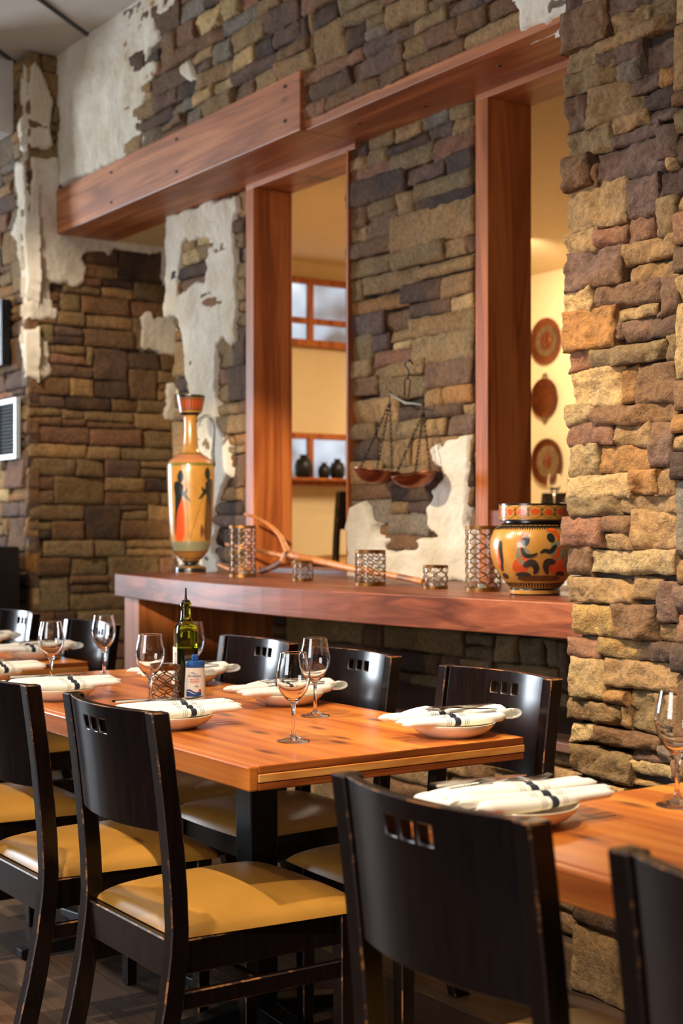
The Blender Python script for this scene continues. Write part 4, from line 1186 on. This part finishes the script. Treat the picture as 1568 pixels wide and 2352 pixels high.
def figure(d, s0, z0, k, e, parent, robe='paint_red'):
    """a simple robed figure as plain brush shapes: robe, torso, head, arms"""
    rb = MB(); dk = MB()
    d.stroke(rb, [(s0, z0), (s0 + .002 * k, z0 + .09 * k), (s0 + .002 * k, z0 + .15 * k), (s0, z0 + .18 * k)], [.054 * k, .046 * k, .036 * k, .030 * k], .0003)
    d.stroke(dk, [(s0 - e * .022 * k, z0 + .03 * k), (s0 - e * .016 * k, z0 + .12 * k), (s0 - e * .004 * k, z0 + .185 * k), (s0 - e * .004 * k, z0 + .235 * k), (s0, z0 + .250 * k)], [.008 * k, .012 * k, .034 * k, .046 * k, .020 * k], .0006)
    d.stroke(dk, [(s0 + e * .003 * k, z0 + .245 * k), (s0 + e * .006 * k, z0 + .270 * k), (s0 + e * .008 * k, z0 + .298 * k)], [.014 * k, .030 * k, .014 * k], .0007)
    d.stroke(dk, [(s0, z0 + .225 * k), (s0 + e * .026 * k, z0 + .192 * k), (s0 + e * .050 * k, z0 + .168 * k)], [.020 * k, .014 * k, .007 * k], .0006)
    d.stroke(dk, [(s0, z0 + .220 * k), (s0 + e * .022 * k, z0 + .200 * k), (s0 + e * .036 * k, z0 + .218 * k)], [.016 * k, .013 * k, .010 * k], .0008)
    rb.build('painted_robe', M[robe], parent, smooth=True); dk.build('painted_figure', M['paint_dark'], parent, smooth=True)
figure(dv, -.056, .150, 1.1, 1, vbody)
figure(dv, .094, .150, 1.15, -1, vbody, 'paint_brown')
b = MB()
dv.stroke(b, [(-.012, .15), (-.018, .40)], .0025, .0005); dv.stroke(b, [(-.008, .152), (.060, .36)], .0025, .0005)
for q in (-.010, 0, .010): dv.stroke(b, [(-.018, .385), (-.018 + q, .400), (-.018 + q * 1.1, .425)], .0025, .0005)
dv.stroke(b, [(.050, .165), (.055, .20), (.052, .23)], [.004, .018, .004], .0005)
b.build('painted_staffs', M['paint_brown'], vbody, smooth=True)
ha = vface + math.pi / 2 - .12
hd = Vector((math.cos(ha), math.sin(ha), 0))
hp = [hd * r + Vector((0, 0, z)) for r, z in ((.028, .690), (.045, .722), (.066, .738), (.086, .736), (.102, .715), (.108, .680), (.106, .620), (.102, .560), (.106, .520), (.110, .500))]
MB().tube(hp, [.008, .0075, .007, .007, .007, .007, .007, .0075, .008, .008], 12).build('handle', M['pot_black'], vase, smooth=True)

PXX, PYY = -3.395, 3.05
pot = empty('painted_pot', (PXX, PYY, LZ), 0, 'round ochre pot with painted figures and a wide palmette collar', 'vase')
pp = [(.0, .0), (.078, .0), (.080, .003), (.080, .017), (.077, .020), (.079, .024), (.092, .038), (.112, .062), (.131, .095), (.1405, .130), (.1425, .155), (.140, .178), (.130, .205), (.113, .220), (.098, .228), (.088, .234), (.098, .2345), (.1125, .2355), (.1135, .240), (.1135, .284), (.1125, .288), (.107, .288), (.104, .275), (.0, .270)]
pbody = MB().lathe(pp, 64, ends=False).build('body', M['pot_clay'], pot, smooth=True, angle=40)
pout = [q for q in pp[1:15]]
pface = math.atan2(-PYY, -PXX)
dp = Deco(pout, pface); dc = Deco([(.1135, .236), (.1135, .288)], pface)
bands(dp, ((.0005, .0045), (.0165, .0225), (.213, .233)), 'black_band', 'pot_black', pbody); bands(dc, ((.283, .288), (.236, .2385)), 'black_band', 'pot_black', pbody)
b = MB()
for k in range(48):
    s = (k - 24) * .0085; dp.stroke(b, [(s, .0245), (s * 1.12, .040)], [.003, .006], 0, 2)
b.build('tongue_pattern', M['pot_black'], pbody); b = MB()
for k in range(60):
    s = (k - 30) * .0075; dp.stroke(b, [(s, .214), (s * 1.04, .207)], [.005, .003], 0, 2)
b.build('tongue_pattern', M['pot_black'], pbody)
b = MB(); b2 = MB()
for k in range(-4, 5):
    s = k * .043
    for j in range(-3, 4):
        a = j * .38; up = 1 if k % 2 else -1; zc = .262 - up * .010
        dc.stroke(b, [(s, zc), (s + math.sin(a) * .011, zc + up * math.cos(a) * .013), (s + math.sin(a * 1.15) * .017, zc + up * math.cos(a * 1.15) * .021)], [.002, .005, .002], .0002, 3)
    ring = [(s + .0195 * math.cos(q), .262 + .0195 * math.sin(q)) for q in [2 * math.pi * i / 24 for i in range(25)]]
    dc.stroke(b2, ring, .0013, .0001, 1)
    for e in (-1, 1): dc.stroke(b2, [(s + .0215, .262 + e * .003), (s + .0215, .262 + e * .016)], [.005, .001], .0001, 2)
b.build('palmettes', M['paint_red'], pbody); b2.build('palmette_rings', M['paint_brown'], pbody)
# two plain seated figures and a ground line, generic shapes
b = MB(); dp.stroke(b, [(-.055, .055), (.085, .055)], .018, .0002, 12); b.build('painted_ground', M['paint_brown'], pbody, smooth=True)
dk = MB(); rb = MB(); gy = MB()
# kneeling figure on the near side: robe, torso, bent leg, arm, bowed head
dp.stroke(rb, [(-.052, .070), (-.046, .092), (-.030, .112)], [.040, .052, .034], .0003)
dp.stroke(gy, [(-.034, .098), (-.038, .128), (-.034, .152)], [.030, .042, .034], .0004)
dp.stroke(rb, [(-.046, .150), (-.030, .118), (-.018, .104)], [.010, .012, .008], .0006)
dp.stroke(dk, [(-.036, .094), (-.008, .104), (.004, .086), (-.002, .068)], [.018, .022, .018, .010], .0007)
dp.stroke(dk, [(-.062, .066), (-.036, .068), (-.012, .066)], [.010, .014, .008], .0007)
dp.stroke(dk, [(-.042, .150), (-.030, .128), (-.008, .126), (.008, .134)], [.012, .014, .011, .006], .0009)
dp.stroke(dk, [(-.032, .156), (-.030, .172), (-.024, .188)], [.014, .024, .016], .0008)
dp.stroke(rb, [(-.046, .172), (-.036, .190), (-.018, .196)], [.006, .012, .006], .0010)
# taller figure leaning over it
dp.stroke(rb, [(.078, .070), (.074, .095), (.066, .122)], [.060, .058, .040], .0003)
dp.stroke(gy, [(.068, .112), (.072, .142), (.062, .168)], [.034, .044, .034], .0004)
dp.stroke(rb, [(.082, .160), (.072, .130), (.058, .114)], [.010, .014, .008], .0006)
dp.stroke(dk, [(.066, .106), (.040, .106), (.034, .088), (.040, .068)], [.016, .022, .018, .010], .0007)
dp.stroke(dk, [(.066, .068), (.086, .070), (.104, .066)], [.010, .014, .008], .0007)
dp.stroke(dk, [(.068, .160), (.050, .140), (.030, .142), (.016, .134)], [.013, .014, .011, .006], .0009)
dp.stroke(dk, [(.056, .168), (.050, .182), (.042, .194)], [.014, .024, .016], .0008)
dp.stroke(rb, [(.036, .202), (.054, .206), (.070, .192), (.076, .174)], [.006, .012, .012, .006], .0010)
dp.stroke(gy, [(.096, .150), (.104, .118), (.100, .086)], [.010, .014, .006], .0005)
# slim standing figure at the side
dp.stroke(rb, [(-.126, .080), (-.124, .115), (-.126, .150)], [.018, .022, .014], .0004)
dp.stroke(dk, [(-.120, .075), (-.116, .110), (-.122, .150), (-.120, .172)], [.010, .012, .018, .014], .0006)
dp.stroke(dk, [(-.122, .064), (-.106, .060), (-.094, .058)], [.014, .018, .010], .0006)
dk.build('painted_figures', M['paint_dark'], pbody, smooth=True); rb.build('painted_drapery', M['paint_red'], pbody, smooth=True)['kind'] = 'stuff'; gy.build('painted_grey_strokes', M['paint_grey'], pbody, smooth=True)['kind'] = 'stuff'  # grey glaze strokes form the torsos and one side strip
for e in (1,):
    ha = pface + math.pi / 2 + .15; hd = Vector((math.cos(ha), math.sin(ha), 0)); tn = Vector((-hd.y, hd.x, 0))
    pts = [hd * r + Vector((0, 0, z)) for r, z in ((.112, .280), (.128, .276), (.138, .255), (.138, .225), (.134, .205))]
    MB().tube(pts, [.013, .014, .013, .012, .010], 12).build('handle', M['pot_black'], pot, smooth=True)

# ------------------------------------------------------------------ wooden hay fork lying on the ledge
hf = empty('hay_fork', (-4.9, 3.3, LZ), 0, 'wooden three-pronged hay fork lying on the ledge behind the candle holders', 'hay fork')
o3 = Vector((-4.9, 3.3, LZ))
def fk(L):
    Q = [at_y(px, py, yy) - o3 for px, py, yy in L]
    for q in Q: q.z = max(q.z, .0155)
    return Q
def smooth_path(P, n=6):
    Q = []
    P = [P[0] * 2 - P[1]] + list(P) + [P[-1] * 2 - P[-2]]
    for i in range(1, len(P) - 2):
        for k in range(n):
            t = k / n; a, b_, c, d = P[i - 1], P[i], P[i + 1], P[i + 2]
            Q.append(0.5 * ((2 * b_) + (c - a) * t + (2 * a - 5 * b_ + 4 * c - d) * t * t + (3 * b_ - a - 3 * c + d) * t ** 3))
    Q.append(P[-2]); return Q
def taper(n, a, b_): return [a + (b_ - a) * i / (n - 1) for i in range(n)]
for L, ra, rb_, mt, nm in ((((562, 1181, 3.38), (585, 1188, 3.36), (618, 1206, 3.34), (642, 1230, 3.32), (655, 1256, 3.30), (661, 1272, 3.29)), .006, .014, 'branch', 'prong'),
                           (((519, 1250, 3.42), (560, 1258, 3.38), (592, 1265, 3.34), (630, 1272, 3.31), (655, 1278, 3.29)), .007, .011, 'branch', 'prong'),
                           (((502, 1297, 3.36), (530, 1309, 3.34), (566, 1320, 3.32), (598, 1318, 3.31), (630, 1301, 3.30), (656, 1284, 3.29)), .006, .013, 'branch', 'prong'),
                           (((652, 1288, 3.29), (660, 1272, 3.29), (672, 1276, 3.285), (730, 1288, 3.25), (810, 1306, 3.22), (890, 1320, 3.19), (972, 1337, 3.16)), .020, .011, 'branch', 'handle')):
    P = smooth_path(fk(L)); MB().tube(P, taper(len(P), ra, rb_), 10).build(nm, M[mt], hf, smooth=True)
P = smooth_path(fk(((600, 1318, 3.31), (630, 1301, 3.30), (648, 1289, 3.29)))); MB().tube(P, .0137, 10).build('bark_patch', M['bark'], hf, smooth=True)
kn = fk(((665, 1275, 3.288),))[0]
for k in range(3): MB().lathe([(.022, -.003), (.0235, 0), (.022, .003), (.019, 0), (.022, -.003)], 18, ends=False).build('binding', M['bark'], hf, loc=kn + Vector((.010 * k - .004, -.004 * k, -.003 * k)), rot=(0, math.radians(78), math.radians(-25)), smooth=True)

# ------------------------------------------------------------------ hanging balance
BY0 = 3.535
bal = empty('balance_scale', at_y(932, 905, BY0), 0, 'old hanging balance with two copper pans on chains', 'balance')
ob = bal.location.copy()
bp = lambda px, py, y=BY0: at_y(px, py, y) - ob
Hk = smooth_path([bp(948, 836, 3.575), bp(941, 828), bp(932, 830), bp(929, 840), bp(936, 848), bp(938, 858), bp(935, 870)])
MB().tube(Hk, .0035, 8).build('hook', M['iron'], bal, smooth=True)
MB().tube([bp(929, 910), bp(929, 874), bp(935, 868), bp(942, 874), bp(938, 912)], .003, 8).build('yoke', M['iron'], bal, smooth=True)
MB().tube([bp(895, 905), bp(912, 915), bp(932, 926), bp(950, 927), bp(969, 930)], [.004, .006, .009, .006, .004], 8, flat=.7).build('beam', M['tin'], bal, smooth=True)
for px, py in ((895, 902), (972, 926)):
    MB().tube([bp(px, py - 4), bp(px + 3, py + 2), bp(px - 2, py + 6), bp(px, py + 22)], .003, 6).build('end_hook', M['iron'], bal, smooth=True)
def chain(a, b_):
    a = Vector(a); b_ = Vector(b_); d = b_ - a; L = d.length; n = max(3, int(L / .018)); mb = MB(); u = d.normalized()
    s1 = u.cross(Vector((0, 1, 0))).normalized(); s2 = u.cross(s1).normalized()
    for k in range(n):
        c = a + d * ((k + .5) / n); s = s1 if k % 2 else s2
        mb.tube([c + u * (.0125 * math.cos(q)) + s * (.0055 * math.sin(q)) for q in [2 * math.pi * i / 8 for i in range(9)]], .0016, 4, cap=False)
    mb.build('chain', M['iron'], bal)
def pan(cx, cy, y, rpx, tilt):
    c = at_y(cx, cy, y) - ob; r = .094
    o = MB().lathe([(.0, -.062), (.024, -.060), (.053, -.049), (.077, -.031), (.092, -.010), (.096, .0), (.099, .001), (.099, .003), (.095, .003), (.089, -.008), (.074, -.028), (.050, -.045), (.0, -.057)], 40, ends=False).build('pan', M['copper'], bal, smooth=True, angle=50, loc=c, rot=tilt)
    return c, r
cL, r = pan(864, 1080, 3.48, 40, (-.06, .10, 0)); cR, r = pan(951, 1088, 3.465, 48, (.16, -.02, 0))
for top, c, fan in (((895, 924), cL, 0), ((972, 948), cR, 1)):
    tp = bp(*top)
    for a in (math.radians(200), math.radians(320), math.radians(80)):
        e = c + Vector((math.cos(a) * .090, math.sin(a) * .09 * (.8), .006))
        chain(tp, e)

# ------------------------------------------------------------------ things on the pier wall, cabinet
pic = empty('picture_frame', (-8.30, 3.085, 2.21), 0, 'black framed pale picture hanging on the stone wall', 'picture')
MB().box(-.30, .31, -.055, .0, .0, .025).box(-.30, .31, -.055, .0, .36, .385).box(-.30, -.275, -.055, 0, .025, .36).box(.285, .31, -.055, 0, .025, .36).build('frame', M['black_box'], pic)
def print_mat():
    m, nt, p = new_mat('pale_print')
    nt.links.new(ramp(nt, noise_tex(nt, mapped(nt, (3, 3, 6)), 1.5, 4), [(.35, lin(90, 108, 122)), (.55, lin(200, 212, 218)), (.8, lin(228, 234, 236))]), p.inputs['Base Color']); p.inputs['Roughness'].default_value = .15
    return m
MB().box(-.275, .285, -.045, -.01, .025, .36).build('print', print_mat(), pic)
vent = empty('vent_grille', (-8.02, 3.085, 1.655), 0, 'pale metal framed louvre grille on the stone wall below the picture', 'vent')
MB().box(-.165, .185, -.03, .0, 0, .03).box(-.165, .185, -.03, .0, .325, .355).box(-.165, -.135, -.03, 0, .03, .325).box(.155, .185, -.03, 0, .03, .325).build('frame', M['alu'], vent, bevel=.003)
MB().box(-.135, .155, -.006, 0, .03, .325).build('backing', M['black_box'], vent)
sl = MB().box(-.134, .154, -.012, .012, -.0015, .0015).mesh('slat', M['louvre'])
for k in range(14):
    s = link(bpy.data.objects.new('slat', sl), vent); s.location = (0, -.016, .043 + k * .0208); s.rotation_euler = (math.radians(38), 0, 0)
cab = empty('display_cabinet', (-7.98, 2.72, 0), 0, 'black display cabinet with a glass front against the stone pier', 'cabinet')
MB().box(-.33, .31, -.30, .285, 0, .10).box(-.33, .31, -.30, .285, 1.06, 1.15).box(-.33, -.29, -.30, .285, .10, 1.06).box(-.29, .31, -.30, -.26, .10, 1.06).box(-.29, .31, .245, .285, .10, 1.06).build('case', M['black_box'], cab)
MB().box(.31, .33, -.30, .285, .02, .12).box(.31, .33, -.30, .285, .98, 1.145).box(.31, .33, -.30, -.18, .12, .98).box(.31, .33, .155, .285, .12, .98).build('door', M['black_box'], cab, bevel=.003)
MB().box(.315, .321, -.18, .155, .12, .98).build('pane', glass_mat('teal_glass', lin(150, 214, 216), .02), cab)
for z in (.45, .75): MB().box(-.28, .29, -.25, .235, z, z + .012).build('shelf', M['alu'], cab)
for k, (yy, zz) in enumerate(((-.10, .762), (.06, .762), (.15, .762), (-.02, .462), (.12, .462))):
    MB().lathe([(.0, 0), (.03, 0), (.032, .005), (.036, .09), (.034, .09), (.030, .006), (.0, .005)], 16, ends=False).build('display_tumbler', M['glass'], None, smooth=True, loc=(-7.80, 2.72 + yy, zz + .0005))
for i, o in enumerate(sorted([o for o in bpy.data.objects if o.name.startswith('display_tumbler')], key=lambda o: o.name)):
    tag(o, ('glass tumbler nearest the picture edge on the upper cabinet shelf', 'glass tumbler in the middle of the upper cabinet shelf', 'glass tumbler next to the stone pier on the upper cabinet shelf',
            'glass tumbler nearest the picture edge on the lower cabinet shelf', 'glass tumbler next to the stone pier on the lower cabinet shelf')[i], 'glass', 'tumblers in the display cabinet')

# ------------------------------------------------------------------ back room: copper plates, table, jars
def wall_plate(px, py, r, lab, mat, rings, handles=False):
    c = at_y(px, py, 7.6); t = empty('copper_plate', (c.x, 7.598, c.z), 0, lab, 'plate', 'copper plates on the back room wall')
    R = (math.pi / 2, 0, 0)
    MB().lathe([(.0, .008), (r * .72, .008), (r * .78, .014), (r * .95, .022), (r, .026), (r, .020), (r * .94, .012), (r * .7, .0), (.0, .0)], 48, ends=False).build('dish', M[mat], t, smooth=True, angle=50, rot=R)
    for a, b_, m2 in rings:
        MB().lathe([(r * a, .0085 if b_ < .75 else .013), (r * (a + b_) / 2, .011 if b_ < .75 else .018), (r * b_, .0085 if b_ < .75 else .022)], 48, ends=False).build('chased_ring', M[m2], t, smooth=True, rot=R, loc=(0, -.0015, 0))
    if not handles:
        MB().lathe([(.0, .020), (r * .16, .018), (r * .22, .009)], 24, ends=False, sy=1.6).build('relief', M['copper'], t, smooth=True, rot=R)
    if handles:
        for e in (1, -1): MB().tube([(math.cos(a) * r * .16, -.012, e * r * 1.02 + e * abs(math.sin(a)) * r * .20) for a in [math.pi * i / 10 for i in range(11)]], .008, 8).build('ring_handle', M['pewter'], t, smooth=True)
    return t
wall_plate(1257, 783, .180, 'embossed copper plate hung highest on the cream wall', 'copper', ((.40, .68, 'pewter'), (.90, .98, 'pewter')))
wall_plate(1254, 914, .155, 'plain copper tray with two ring handles, between the embossed plates', 'copper_dark', (), True)
wall_plate(1260, 1060, .180, 'dark embossed copper plate hung lowest on the cream wall', 'copper_dark', ((.28, .70, 'pewter'),))
bt = empty('back_room_table', (-6.2, 5.66, 0.6), 0, 'dark wooden table in the back room behind the round pot', 'table')
MB().box(-.7, .7, -.30, .22, .71, .76).build('table_top', M['bench'], bt, bevel=.004)
MB().box(-.04, .04, -.04, .04, .02, .71).build('column', M['black_metal'], bt); MB().box(-.3, .3, -.3, .3, 0, .02).build('foot', M['black_metal'], bt)
n = link(bpy.data.objects.new('napkin', nap[0])); n.location = (-5.88, 5.60, 1.3495); n.rotation_euler = (0, 0, 1.2)
tag(n, 'folded white napkin on the back room table beside the pillar', 'napkin', 'folded striped napkins')
jm = MB().lathe([(.0, 0), (.045, 0), (.058, .02), (.062, .08), (.050, .12), (.026, .135), (.026, .150), (.034, .155), (.0, .158)], 24, ends=False).mesh('storage_jar', M['black_box'], True, 50)
for k, (y, s) in enumerate(((5.68, 1.1), (5.86, .75), (5.98, .95), (6.10, .62))):
    j = link(bpy.data.objects.new('storage_jar', jm)); j.location = (-8.855, y, 1.6255); j.scale = (s, s, s)
    tag(j, ('large dark jar at the mullion of the low back room window', 'dark jar beside the bright pane of the low window', 'taller dark jar in the middle of the low window', 'smallest dark jar in the low back room window')[k], 'jar', 'dark jars on the window ledge')
sh = MB().box(-8.93, -8.78, 5.16, 6.80, 1.605, 1.625).build('window_ledge', M['frame_v'], None, bevel=.003)
tag(sh, 'narrow wooden ledge under the low back room window', 'shelf')
